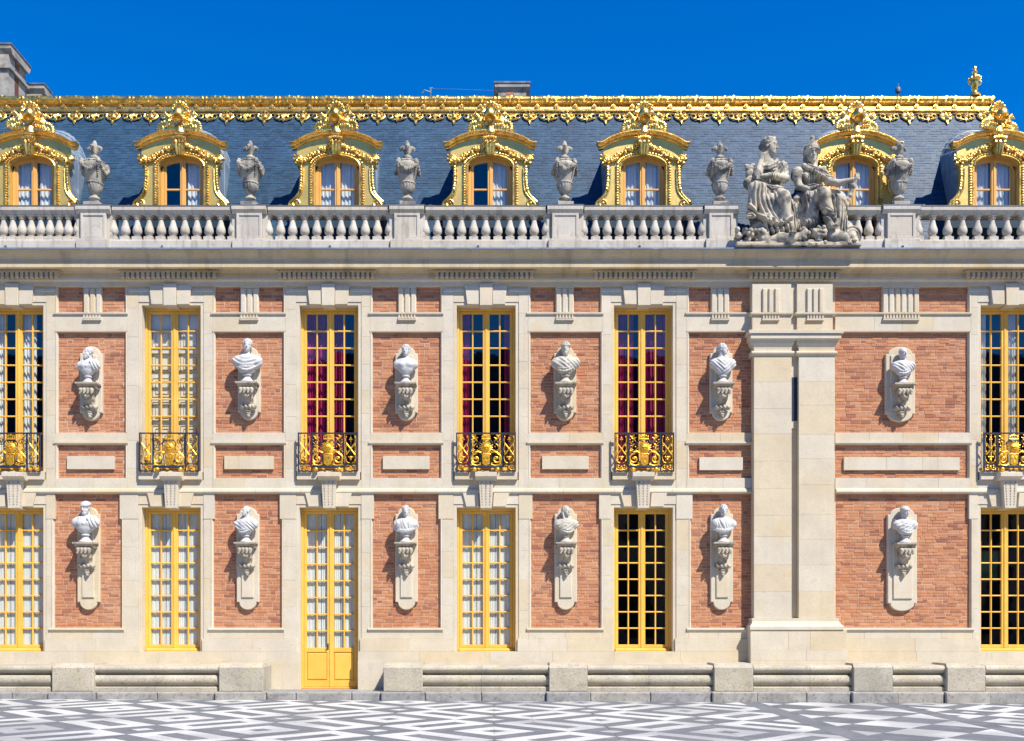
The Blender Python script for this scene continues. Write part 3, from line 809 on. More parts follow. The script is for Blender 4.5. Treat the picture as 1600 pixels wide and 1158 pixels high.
# one turned baluster, square base and cap
hb = Z(335, BC)-Z(374.3, BC-.06)
prof = [(.068,.10), (.082,.115), (.082,.135), (.060,.15), (.045,.165), (.045,.185), (.058,.20), (.060,.215), (.074,.245), (.083,.29), (.086,.34), (.085,.40), (.078,.47), (.063,.55), (.052,.64), (.045,.73), (.043,.79), (.062,.805), (.064,.825), (.046,.84), (.058,.87), (.080,.905)]
bmb = MB().lathe([(r*1.08, z*hb) for r, z in prof], n=16)
b1 = MB().box(-.088, .088, -.088, .088, -.08, .10*hb).box(-.085, .085, -.085, .085, .91*hb, hb)
bmb.add(b1.v, b1.f)
bme = bmb.mesh('baluster', True); bme.materials.append(M['balu'])
PED = [(-98,40), (147,40), (390,40), (636,40), (883,42), (1126,38), (1407,44), (1700,44)]     # centre and face width of each pedestal
SKIPB = (1152, 1322)
for i in range(len(PED)):
    c, w = PED[i]
    x0, x1 = xb(c-w/2), xb(c+w/2)
    pd = MB().fbox(x0, x1, YB-.04, .08, BLO-.001, BHI+.02, .005)
    pd.fbox(xb(c-w/2-8), x0-.001, YB+.01, .05, BLO, BHI+.02, .004).fbox(x1+.001, xb(c+w/2+8), YB+.01, .05, BLO, BHI+.02, .004)
    pdo = ob('pedestal', pd, M['balu'], bal)
    e = .055
    pn = MB()
    # sunk frame round a flat panel
    pz0, pz1 = BLO+.05, BHI-.01
    for (u0, u1, v0, v1) in ((x0+.005, x0+e, pz0-.045, pz1+.03), (x1-e, x1-.005, pz0-.045, pz1+.03), (x0+e+.001, x1-e-.001, pz0-.045, pz0+.005), (x0+e+.001, x1-e-.001, pz1-.02, pz1+.03)):
        pn.fbox(u0, u1, YB-.058, YB-.035, v0, v1, .004)
    ob('pedestal_frame', pn, M['balu'], bal)
    y0 = YB-.075
    def railprof(e_): return [(.12+e_*.2, zb(331.5)), (YB+.02-e_, zb(335)), (YB-.01-e_, zb(333)), (YB-.03-e_, zb(331)), (YB-.045-e_, zb(329.5)), (YB-.045-e_, zb(324.5)), (YB-.02-e_, zb(323.2)), (.12+e_*.2, zb(322.6))]
    ob('pedestal_cap', MB().prism_x(railprof(.045), xb(c-w/2-7), xb(c+w/2+7)), M['balu'], bal)
    ob('lead_cap', MB().prism_x([(.15, zb(322.4)), (YB-.085, zb(323.2)), (YB-.085, zb(321.8)), (.15, zb(320.6))], xb(c-w/2-8), xb(c+w/2+8)), M['leaddark'], bal)
    ob('pedestal_base', MB().prism_x([(.12, ZLEAD), (YB-.10, ZLEAD), (YB-.10, zb(376.5)), (YB-.08, zb(375.3)), (.12, zb(375.3))], xb(c-w/2-5), xb(c+w/2+5)), M['balu'], bal)
    if i+1 < len(PED):
        c2, w2 = PED[i+1]
        a, b = c+w/2+8, c2-w2/2-8
        segs = [(a, b)] if i != 5 else [(a, SKIPB[0]), (SKIPB[1], b)]
        n = 10 if i not in (5, 0) else 13
        st = (b-a)/n
        for (s0, s1) in segs:
            ob('rail', MB().prism_x(railprof(0), xb(s0+1), xb(s1-1)), M['balu'], bal)
            ob('lead_cap', MB().prism_x([(.13, zb(322.6)), (YB-.05, zb(323.3)), (YB-.05, zb(322.2)), (.13, zb(321))], xb(s0), xb(s1)), M['leaddark'], bal)
            k_ = 3 if s1-s0 > 120 else 1
            for q in range(k_):
                u0, u1 = s0+(s1-s0)*q/k_-(3 if q == 0 else 0), s0+(s1-s0)*(q+1)/k_+(3 if q == k_-1 else 0)
                ob('balustrade_plinth', MB().prism_x([(.09, ZLEAD), (YB-.045, ZLEAD), (YB-.045, zb(377)), (YB-.03, zb(375.5)), (.09, zb(375.5))], xb(u0)+.001, xb(u1)-.001), M['balu'], bal)
        for k in range(n+1):
            pxc = a+k*st
            if i == 5 and SKIPB[0]-8 < pxc < SKIPB[1]+6: continue
            ob('baluster', bme, None, bal, (xb(pxc), BC, Z(374.3, BC-.06)), (0, 0, 0))

# ================================================================== windows
YF = .15
def curtain_sheet(x0, x1, z0, z1, y, amp=.018, waves=7, ph=0.0, n=None, taper=0.0, bright=None):
    n = n or max(12, int(waves*8)); mb = MB(); v = []; f = []; m = 7
    for j in range(m):
        t = j/(m-1); z = z0+(z1-z0)*t
        for i in range(n+1):
            s = i/n; x = x0+(x1-x0)*s+taper*math.sin(math.pi*t)*(.5-s)
            v.append((x, y+amp*math.sin(2*math.pi*waves*s+ph+.4*math.sin(3*t))+amp*.4*math.sin(2*math.pi*waves*2.3*s+1), z))
    for j in range(m-1):
        for i in range(n): a = j*(n+1)+i; f.append((a, a+1, a+n+2, a+n+1))
    mb.add(v, f); return mb
PANE = {}
def make_window(w, py0, py1, rows, last_tall, name, panel=False, cut=None):
    """two tall casements; py0 top, py1 bottom of the opening; cut = side whose panes lie outside the picture"""
    win = empty(name, ((xs(w)), YF, zs(py1)), palace)
    W_ = xs(w+HWP)-xs(w-HWP); H_ = zs(py0)-zs(py1)
    hw = W_/2; fr = .05; sw = .058; mt = .030; cs = .066; top = .085; bot = .095
    f_ = MB()
    f_.fbox(-hw, -hw+fr, 0, .10, 0, H_, .006); f_.fbox(hw-fr, hw, 0, .10, 0, H_, .006); f_.fbox(-hw+fr, hw-fr, 0, .10, H_-.05, H_, .006)
    if not panel: f_.prism_x([(.10, 0), (-.05, 0), (-.05, .035), (-.02, .06), (.10, .06)], -hw+fr, hw-fr)
    else: f_.fbox(-hw+fr, hw-fr, 0, .1, 0, .03, .004)
    ob('window_frame', f_, M['wood'], win)
    zb_ = .06 if not panel else .03
    for sgn in (-1, 1):
        lf = MB()
        a, b = ((-hw+fr+.003, -.004) if sgn < 0 else (.004, hw-fr-.003))
        z0, z1 = zb_+.004, H_-.053
        lo, hi = (a, b)
        s0, s1 = (sw, cs) if sgn < 0 else (cs, sw)
        yl, yl1 = .018, .075
        lf.fbox(a, a+s0, yl, yl1, z0, z1, .006); lf.fbox(b-s1, b, yl, yl1, z0, z1, .006)
        ga, gb = a+s0, b-s1
        pz0 = z0+(.07 if not panel else .80)
        pz1 = z1-.055
        lf.fbox(ga, gb, yl+.001, yl1, pz1, z1, .005)
        if not panel: lf.fbox(ga, gb, yl+.001, yl1, z0, pz0, .005)
        else:
            lf.fbox(ga, gb, yl+.001, yl1, z0, z0+.13, .005); lf.fbox(ga, gb, yl+.001, yl1, pz0-.09, pz0, .005)
            lf.box(ga, gb, yl+.025, yl1-.01, z0+.13, pz0-.09)
            lf.fbox(ga+.012, gb-.012, yl+.004, yl1-.02, z0+.15, pz0-.11, .012)
        n = rows; zs_ = []
        if last_tall:
            ph = (pz1-pz0)/(n+1); zs_ = [pz0, pz0+2*ph]+[pz0+(2+k)*ph for k in range(1, n)]
        else: zs_ = [pz0+(pz1-pz0)*k/n for k in range(n+1)]
        gm = (ga+gb)/2
        lf.fbox(gm-mt/2, gm+mt/2, yl+.004, yl1-.01, pz0, pz1, .008)
        for zc in zs_[1:-1]:
            lf.fbox(ga, gm-mt/2, yl+.006, yl1-.012, zc-mt/2, zc+mt/2, .008); lf.fbox(gm+mt/2, gb, yl+.006, yl1-.012, zc-mt/2, zc+mt/2, .008)
        if sgn < 0: lf.fbox(-.022, .022, yl-.016, yl, z0, z1, .007)
        ob('casement' if not panel else 'door_leaf', lf, M['wood'], win)
        grp = MB()
        for k in range(n):
            q0 = zs_[k]+(mt/2 if k else 0); q1 = zs_[k+1]-(mt/2 if k < n-1 else 0)
            for (u0, u1) in ((ga, gm-mt/2), (gm+mt/2, gb)):
                if cut == sgn: grp.box(u0-.004, u1+.004, yl+.030, yl+.034, q0-.004, q1+.004); continue
                key = (round(u1-u0, 3), round(q1-q0, 3))
                if key not in PANE:
                    PANE[key] = MB().box(-.004, u1-u0+.004, 0, .004, -.004, q1-q0+.004).mesh('pane'); PANE[key].materials.append(M['glass'])
                ob('pane', PANE[key], None, win, (u0, yl+.030+random.uniform(-.001, .001), q0), (random.uniform(-.006, .006), 0, random.uniform(-.006, .006)))
        if cut == sgn: ob('panes_of_leaf', grp, M['glass'], win, kind='stuff')
    if panel:
        h_ = MB().ball((-.05, -.02, .86), .022, 8, 5).tube([(-.05, .02, .86), (-.05, -.02, .86)], .008, 6).fbox(-.062, -.038, .008, .02, .80, .92, .003)
        ob('door_handle', h_.mesh('door_handle', True), M['iron'], win)
    return win, W_, H_
for i, w in enumerate(WIN):
    cut = -1 if i == 0 else (1 if i == 5 else None)
    win, W_, H_ = make_window(w, TOPU, BOTU, 8, True, 'window', cut=cut)
    hw = W_/2
    def cur(x0, x1, mat, waves, y=.14, z0=.05, z1=None, **k):
        ob('curtain', curtain_sheet(x0, x1, z0, z1 or H_-.03, y, waves=waves, ph=random.uniform(0, 6), **k).mesh('curtain', True, fix=False), M[mat], win)
    if i == 0:
        cur(-hw+.05, -.28, 'cloth', 5); cur(.02, .30, 'cloth', 4, y=.16)
    elif i == 1:      # painted shutters folded behind the glass, white panels with gilt edges
        for sgn in (-1, 1):
            sh = empty('shutter', (0, 0, 0), None); bpy.data.objects.remove(sh)
            a, b = (-hw+.07, -.05) if sgn < 0 else (.05, hw-.07)
            s_ = MB().box(a, b, .122, .15, .06, H_-.04)
            g_ = MB(); z = .10
            while z < H_-.35:
                hgt = .44 if z < H_-.8 else .38
                e = .05
                for t, th in ((e, .016), (e+.06, .018)):
                    x0, x1, z0, z1 = a+t, b-t, z+t-.02, z+hgt-t+.02
                    if x1-x0 < .05: continue
                    g_.tube([(x0,.119,z0), (x1,.119,z0), (x1,.119,z1), (x0,.119,z1), (x0,.119,z0)], th*.7, 5)
                z += hgt+.05
            s0 = ob('shutter', s_, M['panelwhite'], win); ob('shutter_moulding', g_, M['goldpale'], win)
    elif i == 2:
        cur(-hw+.05, -.30, 'crimson', 5); cur(-.30, -.05, 'crimson', 3, y=.17, taper=.04); cur(.05, .29, 'crimson', 5, y=.24)
    elif i == 3:
        cur(-hw+.05, -.33, 'crimson', 4); cur(hw-.22, hw-.05, 'crimson', 3, y=.20)
    elif i == 4:
        cur(-hw+.05, -.31, 'crimson', 4); cur(-.29, -.15, 'crimson', 3, y=.16); cur(.05, .30, 'crimson', 4, y=.20); cur(.33, hw-.05, 'crimson', 3, y=.16)
    else:
        cur(-hw+.05, -.32, 'cloth', 4); cur(.06, .30, 'cloth', 4, y=.16)
    # ground floor
    if i == 2:
        win, W_, H_ = make_window(w, TOPL, 1077, 8, False, 'door', panel=True)
    else:
        win, W_, H_ = make_window(w, TOPL, BOTL, 8, False, 'window', cut=cut)
    if i in (0, 1, 2, 3):
        for sgn in (-1, 1):
            gm = sgn*(hw*.5)
            a, b = (-hw+.06, -.035) if sgn < 0 else (.035, hw-.06)
            mid = a+(b-a)*(.68 if sgn < 0 else .32)
            z0 = .10 if i != 2 else .78
            ob('curtain', curtain_sheet(a, mid-.004, z0, H_-.04, .088, amp=.004, waves=4, ph=random.uniform(0, 6)).mesh('curtain', True, fix=False), M['cloth'], win)
            ob('curtain', curtain_sheet(mid+.004, b, z0, H_-.04, .088, amp=.004, waves=4, ph=random.uniform(0, 6)).mesh('curtain', True, fix=False), M['cloth'], win)
            if cut != sgn:
                kn = MB().tube([(mid, .17, z0+.62), (mid+.01, .165, z0+.66), (mid-.008, .165, z0+.69)], .009, 6).ball((mid, .165, z0+.62), .018, 6, 4)
                ob('latch', kn.mesh('latch', True), M['iron'], win)
    elif i == 5:
        ob('green_reflection', MB().box(-hw+.06, hw-.3, .9, .92, 1.45, 2.1), mk('green reflection tint', [(.03,.16,.09)], .8), win)  # green sheet behind the glass imitates a reflection in the panes

# ================================================================== roof
ZR0, YR0, SLP = ZLEAD-.04, .30, .34
def yroof(z): return YR0+SLP*(z-ZR0)
ZRB = 12.66                                                     # foot of the gilded ridge band
yrb = yroof(ZRB)
XRR = 10.86                                                     # right end of the ridge
XHB = XRR+(ZRB-ZR0)*SLP                                         # foot of the hip
roof = empty('roof', (0,0,0), palace)
core = MB()
zt_ = ZRB+.25; yt_ = yroof(zt_)
core.add([(XL-.4, YR0+.03, ZR0), (XHB-.03, YR0+.03, ZR0), (XRR-.03, yt_+.03, zt_), (XL-.4, yt_+.03, zt_), (XL-.4, 6.5, ZR0), (XHB-.03, 6.5, ZR0), (XRR-.03, 5.0, zt_), (XL-.4, 5.0, zt_)],
         [(0,1,2,3), (1,5,6,2), (5,4,7,6), (4,0,3,7), (3,2,6,7), (0,4,5,1)])
ob('roof_deck', core, M['slate'], roof)
DORM = [49.5, 283, 526, 766, 1005, 1335.6, 1557]
YD = .25
DX = [X(p, YD) for p in DORM]
sl_l = math.hypot(1, SLP); ux = (SLP/sl_l, 1/sl_l)             # up the slope (y, z)
EXPO, SWD = .066, .118
smb = MB(); ind_slates = []
def slate_geo(mb, x0, x1, s0, s1, lift, th=.007):
    """one slate from slope distance s0 to s1, tail proud"""
    n = (-ux[1], ux[0])
    def pt(x, s, h): return (x, YR0+ux[0]*s+n[0]*h, ZR0+ux[1]*s+n[1]*h)
    c = min(.01, (x1-x0)*.2)
    mb.add([pt(x0, s0, lift), pt(x1, s0, lift), pt(x1, s1, .001), pt(x0, s1, .001), pt(x0, s0, lift-th), pt(x1, s0, lift-th), pt(x1, s1, -.006), pt(x0, s1, -.006)],
           [(0,1,2,3), (4,5,1,0), (5,6,2,1), (7,4,0,3)])
rows = int((ZRB+.06-ZR0)*sl_l/EXPO)
for r in range(rows):
    s0 = r*EXPO; z = ZR0+ux[1]*s0
    xe = XRR+(ZRB-z)*SLP
    x = XL-.4-(SWD/2 if r % 2 else 0)-random.uniform(0, .02)
    while x < xe:
        w_ = SWD*random.uniform(.86, 1.14); a, b = x+.0012, min(x+w_-.0012, xe); x += w_
        if b-a < .02: continue
        inside = any(abs((a+b)/2-d) < .62 and z < 11.35 for d in DX)
        if inside and z > 9.75: pass
        lift = .003+random.uniform(0, .006); sk = random.uniform(-.006, .004)
        if z > 9.95 and not inside and 1.1 < (a+b)/2 < 2.25 and len(ind_slates) < 300: ind_slates.append((a, b, s0+sk, lift))
        else: slate_geo(smb, a, b, s0+sk, s0+EXPO+.02, lift)
    # the right-hand hip slope
    y = yroof(z)
    while y < 5.2:
        w_ = SWD*random.uniform(.86, 1.14)*1.6
        h0 = .010
        smb.add([(xe+h0, y, z), (xe+h0, y+w_-.003, z), (xe-SLP*EXPO, y+w_-.003, z+EXPO), (xe-SLP*EXPO, y, z+EXPO), (xe-.01, y, z), (xe-.01, y+w_-.003, z)], [(0,1,2,3), (4,5,1,0)])
        y += w_
ob('slates', smb.mesh('slates', fix=False), M['slate'], roof, kind='stuff')
for a, b, s0, lift in ind_slates:
    m_ = MB(); slate_geo(m_, a, b, s0, s0+EXPO+.02, lift)
    cx, cy, cz = (a+b)/2, YR0+ux[0]*s0, ZR0+ux[1]*s0
    m_.v = [(p[0]-cx, p[1]-cy, p[2]-cz) for p in m_.v]
    ob('slate', m_.mesh('slate', fix=False), M['slate'], roof, (cx, cy, cz))

# --- gilded ridge
ridge = empty('gilded_ridge', (0,0,0), palace)
ZG = lambda py: Z(py, yrb)
y0 = yrb
band = [(y0+.25, ZG(176)), (y0-.02, ZG(176)), (y0-.045, ZG(174.5)), (y0-.045, ZG(172)), (y0-.02, ZG(171)), (y0-.005, ZG(170.5)), (y0+.015, ZG(164)), (y0-.03, ZG(163.2)), (y0-.04, ZG(162)), (y0+.0, ZG(160)), (y0+.05, ZG(158.5)), (y0+.06, ZG(156)), (y0+.25, ZG(156))]
xcuts = [XL-.4]
while xcuts[-1] < XRR-2.6: xcuts.append(xcuts[-1]+random.uniform(1.9, 2.5))
xcuts.append(XRR+.03)
for j in range(len(xcuts)-1): ob('ridge_band', MB().prism_x(band, xcuts[j]+.002, xcuts[j+1]-.002), M['gold'], ridge)
# top roll bound with leaf bundles
def roll_tube(p0, p1, r0, period=.80, leaf=.45, n=14, step=.02):
    L_ = (Vector(p1)-Vector(p0)).length; m = int(L_/step); mb = MB(); v = []; f = []
    t = (Vector(p1)-Vector(p0)).normalized(); up = Vector((0,0,1)); a_ = t.cross(up).normalized(); b_ = a_.cross(t)
    for i in range(m+1):
        s = i*L_/m; ph = (s % period)
        e = max(0, 1-abs(ph-period*.5)/(leaf*.5)); e = e**.5 if e > 0 else 0
        c = Vector(p0)+t*s
        for k in range(n):
            w_ = 2*math.pi*k/n
            bump = (.30+.22*math.sin(s*62+3*w_+1.5*math.sin(5*w_))+.16*math.sin(s*31-5*w_)) if e > 0 else 0
            r = r0*(1+.45*e*bump)
            if ph < .03 or abs(ph-period*.12) < .012: r *= 1.12
            v.append(tuple(c+a_*math.cos(w_)*r+b_*math.sin(w_)*r))
    for i in range(m):
        for k in range(n): k2 = (k+1) % n; f.append((i*n+k, i*n+k2, (i+1)*n+k2, (i+1)*n+k))
    f.append(tuple(range(n-1, -1, -1))); f.append(tuple(m*n+k for k in range(n)))
    return mb.add(v, f)
zc = ZG(153.8); rr = .076
ob('ridge_roll', roll_tube((XL-.4, y0+.07, zc), (XRR+.08, y0+.07, zc), rr).mesh('ridge_roll', True), M['gold'], ridge)
ob('hip_roll', roll_tube((XRR+.02, y0+.02, zc-.22), (XHB-.35, yroof(ZR0+1.0)-.02, ZR0+1.05), .06).mesh('hip_roll', True), M['gold'], ridge)
# rosettes and hanging fringe
ros = MB()
for k in range(6):
    a_ = 2*math.pi*k/6; ros.ball((.032*math.cos(a_), 0, .028*math.sin(a_)), .024, 6, 4, (1,.8,1))
ros.ball((0,-.012,0), .018, 6, 4); ros.ball((0, 0, .035), .02, 6, 4, (.8,.7,1.4)); ros.ball((.045, 0, -.01), .018, 6, 4); ros.ball((-.045, 0, -.01), .018, 6, 4)
rme = ros.mesh('rosette', True); rme.materials.append(M['gold'])
def frA():                                                       # medallion with a drop
    m = MB()
    m.tube([(-.20,0,.115), (-.13,0,.10), (-.145,0,.03), (-.09,0,-.035), (0,0,-.075), (.09,0,-.035), (.145,0,.03), (.13,0,.10), (.20,0,.115)], .022, 6)
    m.ball((0,-.01,.03), .062, 8, 5, (1.1,.6,1)); m.ball((0,-.03,.03), .03, 6, 4)
    for s in (-1, 1):
        m.ball((s*.085,-.005,.075), .034, 6, 4, (1.2,.7,.8)); m.ball((s*.07,-.005,-.012), .03, 6, 4, (1.2,.7,.8)); m.ball((s*.105,0,.02), .026, 6, 4)
        m.tube([(s*.03,0,.09), (s*.06,-.01,.125), (s*.1,0,.13)], .018, 5)
    m.ball((0,0,.105), .036, 6, 4, (.8,.7,1.2)); m.ball((0,0,-.105), .036, 6, 4, (1.1,.7,.9)); m.ball((0,0,-.145), .026, 6, 4, (.7,.7,1.4))
    return m
def frB():                                                       # palmette between two open rings
    m = MB()
    for k in range(5):
        a_ = R(-60+30*k); m.tube([(0,0,-.03), (.05*math.sin(a_),-.02,.02+.03*math.cos(a_)), (.105*math.sin(a_),-.008,.02+.08*math.cos(a_))], [.02,.028,.014], 6)
    m.ball((0,-.01,-.045), .036, 6, 4, (1.1,.7,.9)); m.ball((0,0,-.085), .02, 6, 4)
    for s in (-1, 1):
        pts = [(s*(.145+.055*math.cos(t)), 0, .045+.055*math.sin(t)) for t in np.linspace(0, 2*math.pi, 11)]
        m.tube(pts, .015, 5); m.tube([(s*.02,0,-.05), (s*.09,-.01,-.045), (s*.15,0,-.02), (s*.195,0,.0)], [.018,.02,.018,.012], 5)
        m.ball((s*.15,-.005,-.025), .026, 6, 4)
    m.tube([(-.21,0,.118), (.21,0,.118)], .014, 5)
    return m
fa, fb = frA().mesh('fringe_medallion', True), frB().mesh('fringe_palmette', True)
fa.materials.append(M['gold']); fb.materials.append(M['gold'])
tilt = -math.atan(SLP)
px = -90; k = 0
while px < 1545:
    zz = Z(184.5, yrb-.08)
    if px > -40:
        ob('fringe_ornament', (fa if k % 2 else fb), None, ridge, (X(px, yrb-.08), yroof(zz)-.03, zz), (tilt, 0, 0))
        ob('rosette', rme, None, ridge, (X(px+12, yrb), yrb-.015, ZG(167)), (0, 0, 0))
    px += 29.6; k += 1
# gold vase finial
fp = [(.0,.0), (.15,.0), (.15,.05), (.10,.07), (.07,.10), (.055,.15), (.075,.18), (.085,.20), (.06,.22), (.085,.27), (.11,.36), (.105,.42), (.15,.46), (.165,.50), (.15,.53), (.10,.55), (.05,.58), (.045,.62), (.07,.65), (.075,.68), (.05,.71), (.04,.74), (.055,.77), (.045,.81), (.01,.83)]
fm = MB().lathe([(r*.80, z*.80) for r, z in fp[1:]], n=14)
for k in range(10):
    a_ = 2*math.pi*k/10; fm.ball((.125*math.cos(a_), .125*math.sin(a_), .385), .022, 6, 4)
fm.tube([(-.10,0,.36), (-.15,0,.33), (-.12,0,.27), (-.07,0,.25)], .014, 5).tube([(.10,0,.36), (.15,0,.33), (.12,0,.27), (.07,0,.25)], .014, 5)
ob('finial', fm.mesh('finial', True), M['gold'], ridge, (X(1523, yrb+.07), yrb+.07, ZG(150)+.02))

# --- dormers
U = S(YD)
def polyline(pts, x):
    for (a, za), (b, zb_) in zip(pts, pts[1:]):
        if a <= x <= b: return za+(zb_-za)*(x-a)/(b-a) if b > a else za
    return pts[-1][1]
TOPE = [(0,117), (16,116), (33,113), (50,107), (57,103), (62,99.5), (66,98), (74,98), (77,98)]
def ztop(x): return polyline(TOPE, min(abs(x), 77))
def arch(x): return 63+15*math.sqrt(max(0, 1-(min(abs(x), 34)/34)**2))*1.0 if abs(x) < 34 else 63
XO = [(-85,76), (0,75.5), (3,75), (7,72.5), (12,66.5), (18,61), (26,58), (40,56.5), (60,56.5), (66,60), (72,62), (84,62), (90,62)]
def xout(z): return polyline(XO, z)
def dormer_meshes():
    d = {}
    # front plate: sides then the arch field
    m = MB(); yf, yb_ = 0.0, .12
    for s in (-1, 1):
        lv = [-7, 0, 3, 7, 12, 18, 26, 40, 60, 63]
        v = []; f = []
        for z in lv: v += [(s*34.5*U, yf, z*U), (s*xout(z)*U, yf, z*U), (s*xout(z)*U, yb_, z*U), (s*34.5*U, yb_+.06, z*U)]
        for i in range(len(lv)-1):
            o = i*4; f += [(o, o+1, o+5, o+4), (o+1, o+2, o+6, o+5), (o+3, o, o+4, o+7)]
        m.add(v, f)
    xsq = [-62,-56,-50,-44,-39,-34.5]+[-34.5+69*k/14 for k in range(1, 14)]+[34.5,39,44,50,56,62]
    v = []; f = []
    for x in xsq:
        zi = arch(x) if abs(x) < 34.5 else 63
        v += [(x*U, yf, zi*U), (x*U, yf, (ztop(x)-8.5)*U), (x*U, yb_+.06, zi*U), (x*U, yb_, (ztop(x)-8.5)*U)]
    for i in range(len(xsq)-1):
        o = i*4; f += [(o, o+4, o+5, o+1), (o+2, o, o+4, o+6) if True else ()]
    m.add(v, f)
    d['front'] = m.mesh('front', True)
    # pediment cornice
    m = MB(); px_ = [-73.5,-69,-66,-62,-57,-50,-42,-33,-25,-16,-8,0]; px_ = px_+[-p for p in px_[-2::-1]]
    prof = [(.05,0), (-.125,-.8), (-.14,-1.8), (-.14,-3.2), (-.115,-3.9), (-.085,-5.6), (-.075,-6.3), (-.07,-7.6), (-.03,-8.3), (-.02,-9.6), (.06,-9.6)]
    v = []; f = []; n = len(prof)
    for x in px_:
        sq = 1.0 if abs(x) < 64 else 1.0
        ee = 0 if abs(x) < 76 else 0
        for (y, dz) in prof:
            xx = x
            if abs(x) > 64: xx = x*(1-.006*(-dz)) if abs(x) > 70 else x
            v.append((xx*U, y, (ztop(x)+dz)*U))
    for i in range(len(px_)-1):
        for k in range(n-1): f.append((i*n+k, i*n+k+1, (i+1)*n+k+1, (i+1)*n+k))
        f.append((i*n+n-1, i*n, (i+1)*n, (i+1)*n+n-1))
    f.append(tuple(range(n))); f.append(tuple((len(px_)-1)*n+k for k in range(n-1, -1, -1)))
    m.add(v, f); d['pediment'] = m.mesh('pediment', True)
    # beading round the opening
    m = MB(); st = 4.1
    for s in (-1, 1):
        z = -5
        while z < 64: m.ball((s*41*U, -.012, z*U), .031, 7, 5, (1.15,.9,.92)); z += st
        m.box(s*41*U-.036, s*41*U+.036, -.012, .005, -7*U, 65*U)
        m.fbox(min(s*35*U, s*37.4*U), max(s*35*U, s*37.4*U), -.022, .01, -7*U, 63*U, .008)
    for k in range(23):
        a_ = math.pi*(.07+.86*k/22); m.ball((41*math.cos(a_)*U, -.012, (62+20.5*math.sin(a_))*U), .028, 7, 5)
    pts = [(36*math.cos(math.pi*t)*U, -.012, (62.5+17*math.sin(math.pi*t))*U) for t in np.linspace(.0, 1, 17)]
    m.tube(pts, .02, 6)
    d['beading'] = m.mesh('beading', True)
    # garlands from the keystone to the volutes
    for s in (-1, 1):
        m = MB(); q = random.Random(3+s)
        path = [(9,97), (13,90), (18,87), (24,88), (30,83.5), (36,80), (42,76), (48,71.5), (54,70), (60,72)]
        for (x, z), (x2, z2) in zip(path, path[1:]):
            for t in (0, .35, .7):
                xx, zz = x+(x2-x)*t, z+(z2-z)*t
                for _ in range(2):
                    m.ball(((s*(xx+q.uniform(-2.2, 2.2)))*U, -.03+q.uniform(-.015, .015), (zz+q.uniform(-2.6, 2.6))*U), q.uniform(.024, .044), 8, 5)
        # volute capital
        for t in np.linspace(0, 1, 10): pass
        sp = [(s*(59+ (6.2-4.8*t)*math.cos(9*t))*U, -.03-.01*t, (72+(6.2-4.8*t)*math.sin(9*t))*U) for t in np.linspace(0, 1, 18)]
        m.tube(sp, .026, 6); m.ball((s*59*U, -.04, 72*U), .03, 7, 5)
        for (x, z, r_) in ((66,72,.04), (63,66,.035), (54,66,.032), (66,78,.03)): m.ball((s*x*U, -.02, z*U), r_, 6, 4)
        d['garland%d' % s] = m.mesh('garland', True); m = MB()
        # husks down the outer edge, then the foot scroll
        z = 60
        while z > 24: m.ball((s*(xout(z)-1)*U, -.02, z*U), q.uniform(.028, .04), 8, 5, (1,.8,1.2)); z -= 4.3
        ed = [(s*(xout(z)-5)*U, -.012, z*U) for z in (58, 48, 36, 26, 20, 14, 9, 5, 2, -6)]; m.tube(ed, .019, 6)
        ed = [(s*(xout(z)-.6)*U, -.012, z*U) for z in (26, 20, 15, 11, 7, 4, 1, -6)]; m.tube(ed, .022, 6)
        for t_ in (0,): m.tube([(s*(63+5.5*math.cos(a_))*U, -.01, (4+5.5*math.sin(a_))*U) for a_ in np.linspace(0, 2*math.pi, 13)], .018, 6)
        m.ball((s*63*U, -.015, 4*U), .034, 7, 5, (1,.6,1))
        d['side_scroll%d' % s] = m.mesh('side_scroll', True)
    # keystone console
    m = MB()
    m.add([(-9.5*U,-.13,101*U), (9.5*U,-.13,101*U), (6.5*U,-.07,77*U), (-6.5*U,-.07,77*U), (-9.5*U,.02,101*U), (9.5*U,.02,101*U), (6.5*U,.02,77*U), (-6.5*U,.02,77*U)],
          [(3,2,1,0), (0,1,5,4), (1,2,6,5), (2,3,7,6), (3,0,4,7)])
    for o in (-4.6, 0, 4.6): m.tube([(o*1.25*U, -.13, 99*U), (o*U, -.125, 92*U), (o*.9*U, -.10, 84*U), (o*.8*U, -.08, 78*U)], [.03,.032,.026,.02], 6)
    for o in (-9, -5.5, -2, 2, 5.5, 9): m.ball((o*U, -.15, (101+.25*(9-abs(o)))*U), .036, 6, 4, (.9,.8,1.2))
    for o in (-7, 0, 7): m.ball((o*U, -.15, 95*U), .034, 6, 4)
    d['keystone'] = m.mesh('keystone', True)
    # lead cheeks and barrel roof running back into the slope
    m = MB(); out = [(s*57, z) for s, z in ((-1,-82), (-1,80))]+[(x, 80+46*math.sqrt(1-(x/57.5)**2)) for x in (-57,-55,-51,-45,-38,-29,-20,-10,0,10,20,29,38,45,51,55,57)]+[(57,80), (57,-82)]
    n = len(out); v = []
    for yy, gw in ((.10, 0), (1.65, 1)):                        # the barrel swells upward as it runs back
        for x, z in out: v.append((x*(1+.10*gw)*U, yy, (z if z < 80.5 else 80+(z-80)*(.76+1.5*gw))*U))
    f = [(i, i+1, n+i+1, n+i) for i in range(n-1)]+[tuple(range(n, 2*n))]
    cap_ = [(x*U, .10, (80+(z-80)*.76)*U) for x, z in out if z > 79]; low = [(p_[0], .10, min(p_[2], (ztop(p_[0]/U)-12)*U)) for p_ in cap_]; m2 = len(cap_)
    m.add(cap_+low, [(k_, k_+1, m2+k_+1, m2+k_) for k_ in range(m2-1)])
    m.add(v, f)
